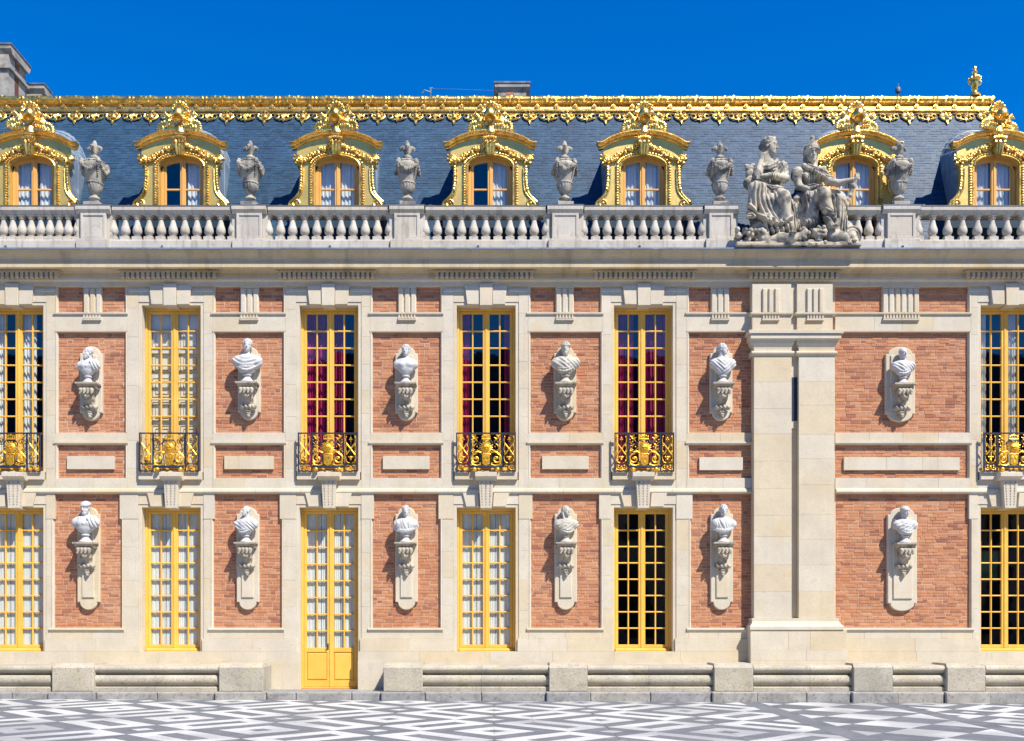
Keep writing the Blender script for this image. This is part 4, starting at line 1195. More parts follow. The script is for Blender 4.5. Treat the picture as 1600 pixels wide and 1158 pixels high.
    for yy in (.45, .9): 
        g_ = (yy-.1)/1.55; m.tube([(x*(1+.10*g_)*1.005*U, yy, (z if z < 80.5 else 80+(z-80)*(.76+1.5*g_)+.3)*U) for x, z in out], .013, 5)
    d['lead_hood'] = m.mesh('lead_hood', False)
    d['dormer_base'] = MB().box(-74*U, 74*U, .02, .14, -82*U, -7.2*U).mesh('dormer_base')
    # timber casement
    m = MB(); yw = .115
    for s in (-1, 1):
        a, b = sorted((s*34.4*U, s*29.5*U)); m.fbox(a, b, yw, yw+.06, -80*U, 66*U, .006)
        a, b = sorted((s*29.3*U, s*26*U)); m.fbox(a, b, yw+.012, yw+.05, -80*U, 71*U, .006)
        a, b = sorted((s*26*U, s*2.6*U)); m.fbox(a, b, yw+.014, yw+.05, 28.5*U, 31.3*U, .006)
    m.fbox(-4.2*U, 4.2*U, yw-.012, yw+.05, -80*U, 78*U, .008); m.fbox(-1.2*U, 1.2*U, yw-.026, yw-.012, -80*U, 77*U, .004)
    pts = [(x, arch(x)) for x in np.linspace(-34.2, 34.2, 19)]
    v = []; f = []
    for x, z in pts: v += [(x*U, yw, (z+.5)*U), (x*U, yw, (z-5.5)*U), (x*U, yw+.05, (z-5.5)*U)]
    for i in range(len(pts)-1): o = i*3; f += [(o+1, o+4, o+3, o), (o+2, o+5, o+4, o+1)]
    m.add(v, f)
    d['casement'] = m.mesh('casement', False)
    m = MB(); m.box(3*U, 27*U, 0, .004, -40*U, 29*U); d['pane_low'] = m.mesh('pane')
    m = MB(); out = [(3*U, 31*U), (27*U, 31*U)]+[(x*U, (arch(x)-4.5)*U) for x in (27, 24, 20, 15, 10, 3)]; m.prism_y(out, 0, .004); d['pane_high'] = m.mesh('pane')
    return d
DM = dormer_meshes()
# helmet trophy above each dormer
def trophy(seed, yaw=0):
    q = random.Random(seed)
    s = Sdf((-.62,-.34,-.10), (.62,.20,.74), .0125)
    s.cap((0,0,-.02), (0,-.02,.14), .15, .055, .02)              # flared stem
    # scallop shell plume
    P = s.P; e = s.E((0,.08,.43), (.185,.06,.235)); ang = np.arctan2(P[...,0], P[...,2]-.25)
    e = e-.020*np.cos(ang*9)-.01
    s.un(e, .01)
    s.sub(s.E((0,-.03,.44), (.125,.075,.18)), .02)
    for k in range(9):
        a_ = R(-92+23*k); s.ell((.19*math.sin(a_), .05, .43+.205*math.cos(a_)), (.046,.05,.046), .015)
    # helmet with a dark open mouth
    s.ell((0,-.06,.32), (.145,.165,.175), .012)
    s.sub(s.E((0,-.20,.205), (.115,.19,.115)), .010)
    for k in range(11):
        a_ = R(-110+22*k); s.ell((.135*math.sin(a_), -.15, .235+.10*math.cos(a_)), (.018,.025,.018), .008)
    # trophies either side: round shield, quiver of arrows, fan of leaves, rolled hide
    for sg in (-1, 1):
        s.cap((sg*.07,.0,.06), (sg*.38,-.02,.045), .075, .06, .012)                       # rolled hide along the pediment
        for k in range(5): s.cap((sg*(.12+.06*k),-.075,.0), (sg*(.14+.06*k),-.075,.10), .014, .014, .004)
        s.frame((sg*.235,-.03,.20), 0, -12, -sg*26); s.ell((0,0,0), (.115,.035,.135), .006); s.ell((0,-.03,0), (.06,.03,.07), .004); s.ell((0,-.055,0), (.025,.02,.03), .004); s.frame()
        s.cap((sg*.16,.04,.25), (sg*.31,.02,.36), .038, .048, .006)                       # quiver
        for k in range(4): s.cap((sg*.30,.02,.35), (sg*(.33+.03*k),.0,.42-.028*k), .014, .018, .004)
        for k in range(6):                                                                # leaves curling off the end
            a_ = R(-20+22*k); s.cap((sg*.35,-.03,.07), (sg*(.35+.13*math.cos(a_)),-.05,.07+.12*math.sin(a_)), .022, .030, .004); s.ell((sg*(.35+.15*math.cos(a_)),-.05,.07+.14*math.sin(a_)), (.03,.025,.028), .004)
        s.cap((sg*.45,-.02,.05), (sg*.52,-.03,.01), .03, .018, .006); s.ell((sg*.50,-.03,.06), (.03,.03,.03), .004)
        for k in range(4): s.ell((sg*(.12+.05*k),-.09,.115+.01*q.uniform(-1,1)), (.026,.026,.026), .003)
    me = s.mesh('trophy'); me.materials.append(M['gold']); return me
TR = [trophy(5), trophy(9), trophy(13)]
for i, dx in enumerate(DX):
    dm = empty('dormer', (dx, YD, Z(322, YD)), palace)
    for nm, mt in (('front','goldpale'), ('pediment','gold'), ('beading','gold'), ('garland-1','gold'), ('garland1','gold'), ('side_scroll-1','gold'), ('side_scroll1','gold'), ('keystone','gold'), ('lead_hood','lead'), ('dormer_base','slate'), ('casement','woodpale')):
        if not DM[nm].materials: DM[nm].materials.append(M[mt])
        ob(nm.rstrip('-1'), DM[nm], None, dm)
    for s in (-1, 1):
        for pn in ('pane_low', 'pane_high'):
            if not DM[pn].materials: DM[pn].materials.append(M['glass'])
            o = ob('pane', DM[pn], None, dm, (0, .145, 0), (0, 0, 0)); o.scale = (s, 1, 1)
    tr = ob('trophy', TR[i % 3], None, dm, (0, -.05, 114.5*U), (R(8), 0, R([14,-4,-6,-3,0,8,16][i])))
    tr.scale = ((1, 1, 1) if i % 2 == 0 else (-1, 1, 1)); tr.scale = Vector(tr.scale)*.90
    for s in (-1, 1):
        if i in (1, 3) and s < 0: continue
        ob('lace_curtain', curtain_sheet(sorted((s*4*U, s*29*U))[0], sorted((s*4*U, s*29*U))[1], -60*U, 78*U, .24, amp=.012, waves=4, ph=i+s).mesh('lace_curtain', True, fix=False), M['cloth'], dm)

# --- chimneys behind the ridge
def chimney(px0, px1, pyt, yd, dep, seed, brick=True):
    z1 = Z(pyt, yd); x0, x1 = X(px0, yd), X(px1, yd); z0 = 12.4
    ch = empty('chimney', ((x0+x1)/2, yd, z0), palace); h = z1-z0; w = (x1-x0)/2
    m = MB(); cap_ = .13
    m.box(-w+.10, w-.10, .08, dep-.08, 0, h-.42); m.box(-w+.03, w-.03, .02, dep-.02, h-.60, h-.52); m.box(-w+.09, w-.09, .07, dep-.07, h-.52, h-.24)
    m.prism_x([(.08, h-.24), (dep-.08, h-.24), (dep, h-cap_), (dep, h-.04), (0, h-.04), (0, h-cap_)], -w, w)
    ob('chimney_shaft', m, M['chimney'], ch)
    ob('chimney_cap', MB().box(-w-.02, w+.02, -.02, dep+.02, h-.038, h), M['leaddark'], ch)
    b_ = MB()
    for zz in np.arange(.1, h-.25, .068):
        if h-.62 < zz < h-.46: continue
        for xx in np.arange(-w+.28, w-.45, .22): b_.fbox(xx, xx+.2, .072-(.008 if zz > h-.5 else 0), .12, zz, zz+.058, .004)
        for yy in np.arange(.40, dep-.5, .22): b_.box(w-.13, w-.092+(.008 if zz > h-.5 else 0), yy, yy+.2, zz, zz+.058)
    if brick: ob('chimney_brickwork', b_, M['rust'] if px0 < 0 else M['brick'], ch, kind='stuff')
    return ch
chimney(-75, 17, 67, 4.4, 1.05, 1); chimney(34, 69, 130, 5.6, .45, 2); chimney(773, 828, 127.5, 4.6, .9, 3)
# lightning conductor and its wire
lw = MB(); yw = yrb+.9
zz = Z(143, yw)
lw.tube([(X(660, yw), yw, Z(146, yw)), (X(663, yw), yw, Z(141, yw)), (X(672, yw), yw, Z(144, yw)), (X(673.5, yw), yw, Z(138, yw))], .016, 5)
lw.tube([(X(671, yw), yw, Z(138.5, yw)), (X(676, yw), yw, Z(137.5, yw))], .014, 5)
lw.tube([(X(673, yw), yw, Z(138, yw)), (X(772, yw), yw, Z(141.5, yw))], .0025, 4)
lw.tube([(X(673, yw), yw, zz-.4), (X(673, yw), yw, zz+.05)], .012, 5)
ob('lightning_wire', lw, M['lead'], palace)
kn = MB().lathe([(.02,-.3), (.02,0), (.06,.02), (.07,.08), (.05,.13), (.02,.15), (.015,.22)], n=10)
ob('roof_vent', kn.mesh('roof_vent', True), M['leaddark'], palace, (X(1403, yw), yw, Z(146, yw)))

# ================================================================== kerb and stone benches along the foot of the wall
ZK = Z(1082, KY)
def ik(p): return X(p, KY)
kc = [-120, -40, 18, 76, 150, 245, 336, 416, 462, 549, 595, 664, 752, 853, 922, 1016, 1112, 1182, 1260, 1330, 1402, 1476, 1546, 1640, 1740]
blocks_px = [(81,146), (342,411), (599,660), (858,918), (1116,1177), (1334,1395), (1480,1540)]
kerb = empty('kerb', (0, KY, 0)); kerb['kind'] = 'structure'
for a, b in zip(kc, kc[1:]):
    mid = (a+b)/2; bl = any(p0-8 < mid < p1+8 for p0, p1 in blocks_px)
    y = -.06 if bl else 0
    x0, x1 = ik(a)+.004, ik(b)-.004
    ob('kerb_stone', MB().fbox(x0, x1, y, .22, zg(x1)-.05, ZK+(.006 if bl else 0), .02).box(x0, x1, .22, .92, zg(x1)-.05, ZK+(.006 if bl else 0)), M['kerb'], kerb)
YBN = -.74
def zn(p): return Z(p, YBN)
pts = [(YBN+.10, zn(1040)), (YBN+.03, zn(1040.5))]
for t in np.linspace(80, -80, 7): pts.append((YBN+.03-.055*math.cos(R(t)), zn(1045.5)+.058*math.sin(R(t))))
pts += [(YBN+.03, zn(1051)), (YBN+.09, zn(1052)), (YBN+.10, zn(1054.5)), (YBN+.05, zn(1055))]
for t in np.linspace(75, -75, 7): pts.append((YBN+.05-.06*math.cos(R(t)), zn(1062.5)+.092*math.sin(R(t))))
pts += [(YBN+.06, zn(1070.5)), (YBN+.075, zn(1073)), (YBN+.01, zn(1073.4)), (YBN-.005, zn(1074.5)), (YBN-.005, ZK+.0015)]
prof = [(-.115, ZK+.0015), (-.115, zn(1040))]+pts
BENCH = [(-115,81,'at the far left edge of the picture'), (146,342,'between the two blocks left of the yellow door'), (660,858,'just right of the yellow door'),
         (918,1116,'under the dark ground floor window left of the pilasters'), (1177,1334,'under the coupled pilasters'), (1395,1480,'shortest of the row, right of the pilasters'), (1540,1740,'at the far right edge of the picture')]
for a, b, wh in BENCH:
    e = empty('stone_bench', (X((a+b)/2, YBN), YBN, ZK))
    tag(e, 'weathered moulded stone bench '+wh, 'bench', 'stone benches along the palace wall')
    x0, x1 = X(a, YBN)+.003, X(b, YBN)-.003
    n = max(1, round((x1-x0)/1.25)); cuts = [x0+(x1-x0)*k/n for k in range(n+1)]
    for k in range(1, n): cuts[k] += random.uniform(-.15, .15)
    for k in range(n):
        m_ = MB().prism_x([(y-YBN, z-ZK) for y, z in prof], cuts[k]+.002-e.location.x, cuts[k+1]-.002-e.location.x)
        ob('bench_stone', m_.mesh('bench_stone', True), M['bench'], e)
BW = ['left of the first full bench', 'left of the yellow door', 'right of the yellow door', 'below the fourth column of busts', 'against the left foot of the pilasters', 'right of the pilasters', 'near the right edge of the picture']
for (a, b), wh in zip(blocks_px, BW):
    yb_ = YBN-.09
    e = empty('stone_block', (X((a+b)/2, yb_), yb_, ZK+.006))
    tag(e, 'squat pitted stone block with sloped top '+wh, 'stone block', 'stone blocks between the benches')
    w = (X(b, yb_)-X(a, yb_))/2; zt = Z(1043, yb_)-ZK; zt2 = Z(1036.5, yb_+.3)-ZK
    m_ = MB().fbox(-w, w, 0, .70, .001, zt, .012)
    m_.add([(-w, .012, zt), (w, .012, zt), (w, .70, zt), (-w, .70, zt), (-w+.02, .10, zt2), (w-.02, .10, zt2), (w-.02, .70, zt2), (-w+.02, .70, zt2)], [(0,1,5,4), (1,2,6,5), (2,3,7,6), (3,0,4,7), (4,5,6,7)])
    ob('block', m_, M['bench'], e)

# ================================================================== balcony railings
def spiral(cx, cz, r0, turns, a0, sgn=1, n=22, y=0.0, r1=.012):
    return [(cx+(r0+(r1-r0)*t)*math.cos(a0+sgn*2*math.pi*turns*t), y, cz+(r0+(r1-r0)*t)*math.sin(a0+sgn*2*math.pi*turns*t)) for t in np.linspace(0, 1, n)]
RW, RH = .602, .785
def rail_meshes():
    d = {}
    m = MB()
    m.box(-RW, RW, -.018, .018, RH-.024, RH)
    for s in (-1, 1):
        for x in (RW-.012, .325): m.box(s*x-.012, s*x+.012, -.014, .014, 0, RH-.024)
        m.box(s*.338 if s > 0 else -RW+.024, RW-.024 if s > 0 else -.338, -.012, .012, 0, .022)
        m.box(s*.338 if s > 0 else -RW+.024, RW-.024 if s > 0 else -.338, -.010, .010, .145, .165)
        m.tube([(s*.30, 0, RH-.05), (s*.22, 0, RH-.16), (s*.26, 0, RH-.30), (s*.31, 0, RH-.42)], .009, 5)
        m.tube(spiral(s*.20, .60, .065, 1.1, 0, s), .009, 5); m.tube(spiral(s*.255, .44, .05, 1.1, 1, -s), .009, 5)
        m.tube([(s*.03, 0, .60), (s*.09, 0, .64), (s*.135, 0, .57), (s*.12, 0, .46), (s*.16, 0, .38)], .013, 5)
        m.tube([(s*.463, 0, .175), (s*.463, 0, RH-.04)], .008, 5)
        m.tube([(s*.31, 0, .12), (s*.315, 0, .30), (s*.30, 0, .5), (s*.315, 0, RH-.03)], .009, 5); m.tube(spiral(s*.21, .255, .125, 1.1, R(80), -s, 22, .012, .04), .012, 5); m.tube([(s*.12, .01, .36), (s*.11, .01, .25), (s*.10, .01, .12)], .010, 5)
        m.tube([(s*.375, 0, .17), (s*.372, 0, RH-.03)], .006, 5); m.tube([(s*.552, 0, .17), (s*.555, 0, RH-.03)], .006, 5)
    m.tube([(-.30,-.005,.10), (-.2,-.03,.095), (0,-.045,.09), (.2,-.03,.095), (.30,-.005,.10)], .028, 6, .5)
    m.box(-.26, .26, -.012, .012, .02, .04)
    d['frame'] = m
    m = MB()                                                     # crown
    for k in range(5): m.ball((-.075+.0375*k, -.012, .705+.012*(2-abs(k-2))), .017, 6, 4); m.tube([(-.075+.0375*k, -.01, .665), (-.075+.0375*k, -.012, .70)], .011, 5)
    m.tube([(-.085,-.012,.655), (0,-.02,.65), (.085,-.012,.655)], .017, 6); m.ball((0,-.012,.742), .016, 6, 4)
    for s in (-1, 1): m.tube([(s*.08,-.01,.665), (s*.075,-.012,.72), (s*.03,-.012,.735), (0,-.012,.725)], .009, 5)
    d['crown'] = m
    m = MB(); m.lathe([(.0,0), (.1,0), (.102,.012), (.085,.03), (.05,.042), (.0,.045)], n=18); m.v = [(x, -z-.005, y+.48) for x, y, z in m.v]
    for k in range(14): a_ = 2*math.pi*k/14; m.ball((.118*math.cos(a_), -.008, .48+.118*math.sin(a_)), .021, 6, 4, (1,.7,1))
    m.ball((-.03,-.05,.50), .02, 6, 4); m.ball((.03,-.05,.50), .02, 6, 4); m.ball((0,-.052,.475), .022, 6, 4, (.7,1,1.4)); m.ball((0,-.05,.445), .024, 6, 4, (1.3,1,.5))
    d['medallion'] = m
    m = MB(); m.lathe([(.0,0), (.082,0), (.085,.012), (.07,.03), (.04,.042), (.0,.045)], n=16); m.v = [(x, -z-.008, y+.48) for x, y, z in m.v]
    for k in range(18):
        a_ = 2*math.pi*k/18; l = .155 if k % 2 else .135
        m.tube([(.08*math.cos(a_), -.008, .48+.08*math.sin(a_)), (l*math.cos(a_+.06), -.006, .48+l*math.sin(a_+.06))], [.019,.004], 5)
    m.ball((-.025,-.052,.495), .016, 6, 4); m.ball((.025,-.052,.495), .016, 6, 4); m.ball((0,-.054,.475), .018, 6, 4, (.7,1,1.4)); m.ball((0,-.052,.452), .02, 6, 4, (1.3,1,.5))
    d['sun_mask'] = m
    m = MB()                                                     # shield with three lilies
    m.prism_y([(-.082,.335), (-.075,.15), (-.03,.125), (0,.105), (.03,.125), (.075,.15), (.082,.335), (0,.325)], -.035, -.012, .006)
    for (x, z) in ((-.035,.285), (.035,.285), (0,.20)):
        m.ball((x,-.038,z+.012), .013, 6, 4, (.8,.8,1.6)); m.ball((x-.016,-.038,z), .010, 6, 4); m.ball((x+.016,-.038,z), .010, 6, 4); m.ball((x,-.038,z-.018), .011, 6, 4)
    m.tube([(-.09,-.02,.345), (-.05,-.03,.355), (0,-.03,.345), (.05,-.03,.355), (.09,-.02,.345)], .014, 6)
    d['shield'] = m
    def big(s):
        m = MB()
        m.tube([(s*.10,-.012,.375), (s*.15,-.02,.40), (s*.22,-.02,.385)]+[(x, -.018, z) for x, _, z in spiral(s*.21, .255, .105, 1.25, R(80), -s, 24, r1=.02)], [.016,.02,.021]+[.02-.009*t for t in np.linspace(0, 1, 24)], 6)
        m.tube([(s*.30,-.01,.22), (s*.27,-.015,.14), (s*.18,-.02,.115), (s*.10,-.02,.145)], [.014,.018,.019,.014], 6)
        for (x, z, r_) in ((.20,.255,.028), (.235,.265,.02), (.14,.41,.024), (.17,.425,.02), (.285,.16,.022), (.30,.13,.02), (.12,.17,.02), (.24,.13,.02), (.295,.30,.018), (.16,.125,.02)): m.ball((s*x,-.022,z), r_*.8, 6, 4, (1.2,.8,.9))
        return m
    def leaf(s):
        m = MB()
        for (x0, z0, x1, z1) in ((.29,.72,.22,.66), (.20,.74,.25,.68), (.16,.69,.22,.62), (.30,.60,.25,.55), (.20,.56,.25,.48), (.29,.47,.22,.43), (.30,.39,.26,.44), (.17,.60,.20,.66)):
            m.tube([(s*x0,-.008,z0), (s*(x0*.5+x1*.5+.01),-.015,(z0+z1)/2+.01), (s*x1,-.008,z1)], [.006,.012,.005], 5)
        m.tube(spiral(s*.255, .40, .045, .9, 0, s, 14, -.006), .008, 5); m.tube(spiral(s*.225, .69, .045, .9, 2, -s, 14, -.006), .010, 5)
        for (x, z) in ((.27,.52), (.18,.50), (.29,.64), (.24,.60)): m.ball((s*x,-.01,z), .014, 6, 4)
        return m
    d['big'] = big; d['leaf'] = leaf
    def panel(s):
        m = MB(); c = s*.463; zc_ = .455
        for q in (-1, 1): m.tube([(c-q*.085,-.012-.004*q,zc_-.115), (c+q*.085,-.012-.004*q,zc_+.115)], .014, 6)
        m.ball((c,-.022,zc_), .026, 7, 5)
        m.tube([(c,0,.60), (c,-.01,.68)], .010, 5); m.ball((c,-.012,.665), .02, 6, 4, (.8,.8,1.7)); m.ball((c-.022,-.012,.645), .013, 6, 4); m.ball((c+.022,-.012,.645), .013, 6, 4)
        m.ball((c,-.012,.285), .036, 7, 5, (1.1,.7,.8)); m.ball((c-.04,-.012,.295), .016, 6, 4); m.ball((c+.04,-.012,.295), .016, 6, 4); m.ball((c,-.012,.245), .02, 6, 4)
        for q in (-1, 1):
            m.tube([(c+q*.095,0,.72), (c+q*.105,0,.64), (c+q*.09,0,.55), (c+q*.105,0,.46), (c+q*.09,0,.36), (c+q*.105,0,.28), (c+q*.085,0,.20), (c+q*.03,0,.175)], .009, 5)
            for z in (.70, .52, .40, .22): m.ball((c+q*.088,-.006,z), .017, 6, 4, (.8,.7,1.3))
        return m
    def rings(s):
        m = MB()
        for q in (-1, 1):
            cx = s*.463+q*.058
            m.tube([(cx+.045*math.cos(t), 0, .083+.045*math.sin(t)) for t in np.linspace(0, 2*math.pi, 13)], .007, 5); m.ball((cx,-.004,.083), .014, 6, 4); m.ball((cx,-.004,.125), .014, 6, 4); m.ball((cx+q*.038,-.004,.045), .014, 6, 4)
        m.ball((s*.463,-.006,.083), .02, 6, 4, (.7,.8,2.0))
        return m
    d['panel'] = panel; d['rings'] = rings
    return d
RM = rail_meshes(); RC = {}
def rmesh(nm, mb, mt):
    if nm not in RC: RC[nm] = mb.mesh(nm, True); RC[nm].materials.append(M[mt])
    return RC[nm]
RL = ['at far left window', 'before the white-shuttered window', 'above the yellow door', 'before the fourth window from left', 'left of the pilasters', 'at far right window']
YRL = -.17
for i, w in enumerate(WIN):
    e = empty('balcony_railing', (X(w, -.06), YRL, Z(737, YRL)))
    tag(e, 'dark blue iron balcony railing with gilded crown and scrolls '+RL[i], 'railing', 'gilded balcony railings of the upper floor')
    ob('frame', rmesh('frame', RM['frame'], 'iron'), None, e)
    ob('crown', rmesh('crown', RM['crown'], 'giltiron'), None, e)
    md = 'medallion' if i < 2 else 'sun_mask'
    ob(md, rmesh(md, RM[md], 'giltiron'), None, e)
    ob('shield', rmesh('shield', RM['shield'], 'giltiron'), None, e)
    for s in (-1, 1):
        ob('scroll', rmesh('scroll%d' % s, RM['big'](s), 'giltiron'), None, e)
        ob('foliage', rmesh('foliage%d' % s, RM['leaf'](s), 'giltiron'), None, e)
        ob('crossed_batons', rmesh('batons%d' % s, RM['panel'](s), 'giltiron'), None, e)
        ob('ring_panel', rmesh('rings%d' % s, RM['rings'](s), 'giltiron'), None, e)
        ob('ball_foot', rmesh('ball_foot', MB().ball((0,0,0), .047, 12, 8), 'giltiron'), None, e, (s*.232, -.02, .04))

# ================================================================== wall brackets
def plate_outline(hw, t0, t1, y):
    h2 = hw-4; k = S(y)
    a = [(-hw, t1-12), (-h2, t1-12)]
    a += [(-h2*math.cos(R(t)), t1-12+12*math.sin(R(t))) for t in range(15, 180, 15)]
    a += [(h2, t1-12), (hw, t1-12), (hw, t0+11), (h2, t0+11)]
    a += [(h2*math.cos(R(t)), t0+11-11*math.sin(R(t))) for t in range(15, 180, 15)]
    a += [(-h2, t0+11), (-hw, t0+11)]
    return a
def console_mesh():
    s = Sdf((-.20,-.42,-.70), (.20,.06,.0), .0105)
    s.box((0,-.10,-.20), (.105,.15,.13), .03, .02)
    s.cap((0,-.20,-.17), (0,-.06,-.47), .10, .075, .03)
    s.box((0,-.02,-.30), (.10,.06,.22), .02, .03)
    for x in (-.105, -.035, .035, .105):                         # acanthus tips
        s.cap((x*.8,-.18,-.16), (x,-.31,-.15), .035, .045, .012); s.cap((x,-.31,-.15), (x*1.1,-.33,-.215), .045, .025, .01)
    for x in (-.06, 0, .06): s.cap((x,-.28,-.22), (x*.7,-.12,-.44), .028, .02, .008)
    s.ell((0,-.28,-.27), (.05,.05,.05), .012)
    s.cap((-.125,-.12,-.47), (.125,-.12,-.47), .05, .05, .015)
    for x in (-.11, -.04, .04, .11): s.ell((x,-.16,-.465), (.036,.04,.04), .006)
    for z, r_ in ((-.545,.075), (-.60,.058), (-.645,.042)): s.ell((0,-.07,z), (r_,.07,.042), .01); s.ell((0,-.12,z-.005), (r_*.7,.035,.03), .006)
    P = s.P; s.d = s.d+.005*np.sin(P[...,0]*85)*np.sin(P[...,2]*60)
    me = s.mesh('console'); me.materials.append(M['carved']); return me
CON = console_mesh()
UPB = [142, 389, 635, 883, 1127, 1407]; LOB = [138, 387, 635, 884, 1128, 1410]
YPL = -.075
BR = []
for row, cs_, t0, t1, tz in ((0, UPB, 541, 657, 597), (1, LOB, 792, 953, 847)):
    for i, c in enumerate(cs_):
        if row == 0 and i == 1: t0_, t1_, tz_ = t0+1, t1-1, tz-1
        else: t0_, t1_, tz_ = t0, t1, tz
        if i == 5: t0_ += 1; t1_ += 2; tz_ += 1
        yab = -.335
        ztop_ = Z(tz_, yab)
        e = empty('bust_bracket', (X(c, YPL), 0, ztop_), palace)
        hw = 17.5 if i < 5 else 23
        rel = lambda q: [(x*S(YPL), Z(z, YPL)-ztop_) for x, z in q]
        o1 = rel(plate_outline(hw, t0_, t1_, YPL))[::-1]
        ob('backplate', MB().prism_y(o1, YPL, .015, .012), M['stone'], e)
        if row == 0: q = [(-hw+7, t0_+14), (-hw+7, t1_-19), (hw-7, t1_-19), (hw-7, t0_+14)]
        else: q = [(-hw+8, t0_+16), (-hw+8, t1_-19), (hw-8, t1_-19), (hw-8, t0_+16)]
        ob('backplate_panel', MB().prism_y(rel(q), YPL-.028, YPL+.01, .012), M['stone'], e)
        ob('console', CON, None, e, (0, YPL+.03, -.0)).scale = (1, .85, 1)
        m_ = MB().prism_x([(-.06, 0), (yab, 0), (yab, -.03), (yab+.025, -.05), (yab+.06, -.085), (yab+.08, -.105), (-.06, -.105)], -.185, .185)
        m_.add([(-.185,yab,0), (.185,yab,0), (.20,yab-.012,-.012)], [])
        m_.box(-.215, .215, yab-.015, -.06, -.03, .002)
        ob('abacus', m_, M['carved'], e)
        BR.append((row, i, e.location.x, yab, ztop_))

# ================================================================== busts
def head(s, o, yaw, pitch=0, roll=0, sc_=1.0, hair='short', beard=False, seed=0):
    """a carved head: skull, jaw, brow, nose, sockets, lips, ears, hair"""
    q = lambda *a: tuple(v*sc_ for v in a)
    s.frame(o, yaw, pitch, roll)
    k = sc_
    s.ell(q(0,.02,.045), q(.082,.100,.090), .02*k); s.ell(q(0,-.035,-.025), q(.066,.066,.088), .03*k); s.ell(q(0,-.068,-.085), q(.034,.030,.028), .025*k)
    s.ell(q(0,-.082,.038), q(.056,.022,.014), .012*k)
    for x in (-.031, .031): s.sub(s.E(q(x,-.108,.014), q(.021,.018,.0125)), .010*k)
    for x in (-.031, .031): s.ell(q(x,-.088,.014), q(.014,.011,.009), .004*k)
    s.cap(q(0,-.098,.034), q(0,-.122,-.022), .010*k, .0145*k, .008*k); s.ell(q(0,-.108,-.028), q(.020,.014,.009), .006*k)
    s.ell(q(0,-.100,-.052), q(.026,.011,.007), .005*k); s.ell(q(0,-.097,-.066), q(.023,.011,.008), .005*k); s.sub(s.E(q(0,-.113,-.0585), q(.026,.010,.003)), .003*k)
    for x in (-1, 1): s.ell(q(x*.084,.012,-.002), q(.012,.024,.034), .006*k)
    s.cap(q(0,.03,-.05), q(0,.045,-.19), .062*k, .068*k, .03*k)
    P = s.P/k
    def hairy(e, f1, f2, amp): return e+amp*k*np.sin(P[...,0]*f1+2*np.sin(P[...,2]*f2*.6)+seed)*np.sin(P[...,2]*f2+P[...,1]*f1*.7)
    face = s.E(q(0,-.12,-.035), q(.070,.085,.088))
    if hair != 'bald':
        e = s.E(q(0,.026,.058), q(.098,.112,.100))
        e = hairy(e, 110 if hair != 'curly' else 85, 100 if hair != 'curly' else 80, .006 if hair == 'short' else .013)
        e = np.maximum(e, -face); e = np.maximum(e, -(P[...,2]*k+.075*k-np.clip(P[...,1]*k, -.05*k, .2*k)*.0))
        s.un(e, .006*k)
        if hair == 'curly':
            r_ = random.Random(seed)
            for _ in range(34):
                a_, b_ = r_.uniform(0, 2*math.pi), r_.uniform(-.15, 1.3)
                c = (.098*math.cos(a_)*math.cos(b_), .03+.112*math.sin(a_)*math.cos(b_), .058+.1*math.sin(b_))
                if c[1] < -.03 and c[2] < .085: continue
                s.ell(q(*c), q(.022,.022,.020), .005*k)
        if hair in ('bun', 'long'):
            s.ell(q(0,.125,.04), q(.05,.045,.045), .012*k)
            for x in (-1, 1): s.cap(q(x*.085,.0,.05), q(x*.06,.10,.0), .022*k, .02*k, .01*k)
        if hair == 'long':
            for x in (-1, 1): s.cap(q(x*.085,.03,-.03), q(x*.075,.02,-.17), .028*k, .02*k, .012*k)
        if hair in ('band', 'cap'):
            e = np.abs(s.E(q(0,.02,.062), q(.103,.118,.112)))-.010*k; e = np.maximum(e, np.abs(P[...,2]*k-.078*k-P[...,1]*k*.15)-.016*k); s.un(e, .004*k)
        if hair == 'cap': s.ell(q(0,.02,.085), q(.112,.125,.075), .012*k); s.ell(q(0,-.06,.065), q(.085,.055,.022), .01*k)
    if beard:
        e = hairy(s.E(q(0,-.06,-.105), q(.058,.052,.058 if beard != 'long' else .085)), 120, 110, .009); s.un(e, .012*k)
        for x in (-1, 1): e = hairy(s.E(q(x*.058,-.03,-.055), q(.022,.045,.052)), 120, 110, .007); s.un(e, .01*k)
        s.cap(q(-.03,-.104,-.047), q(.03,-.104,-.047), .009*k, .009*k, .005*k)
        s.sub(s.E(q(0,-.118,-.0585), q(.02,.010,.004)), .002*k)
    s.frame()
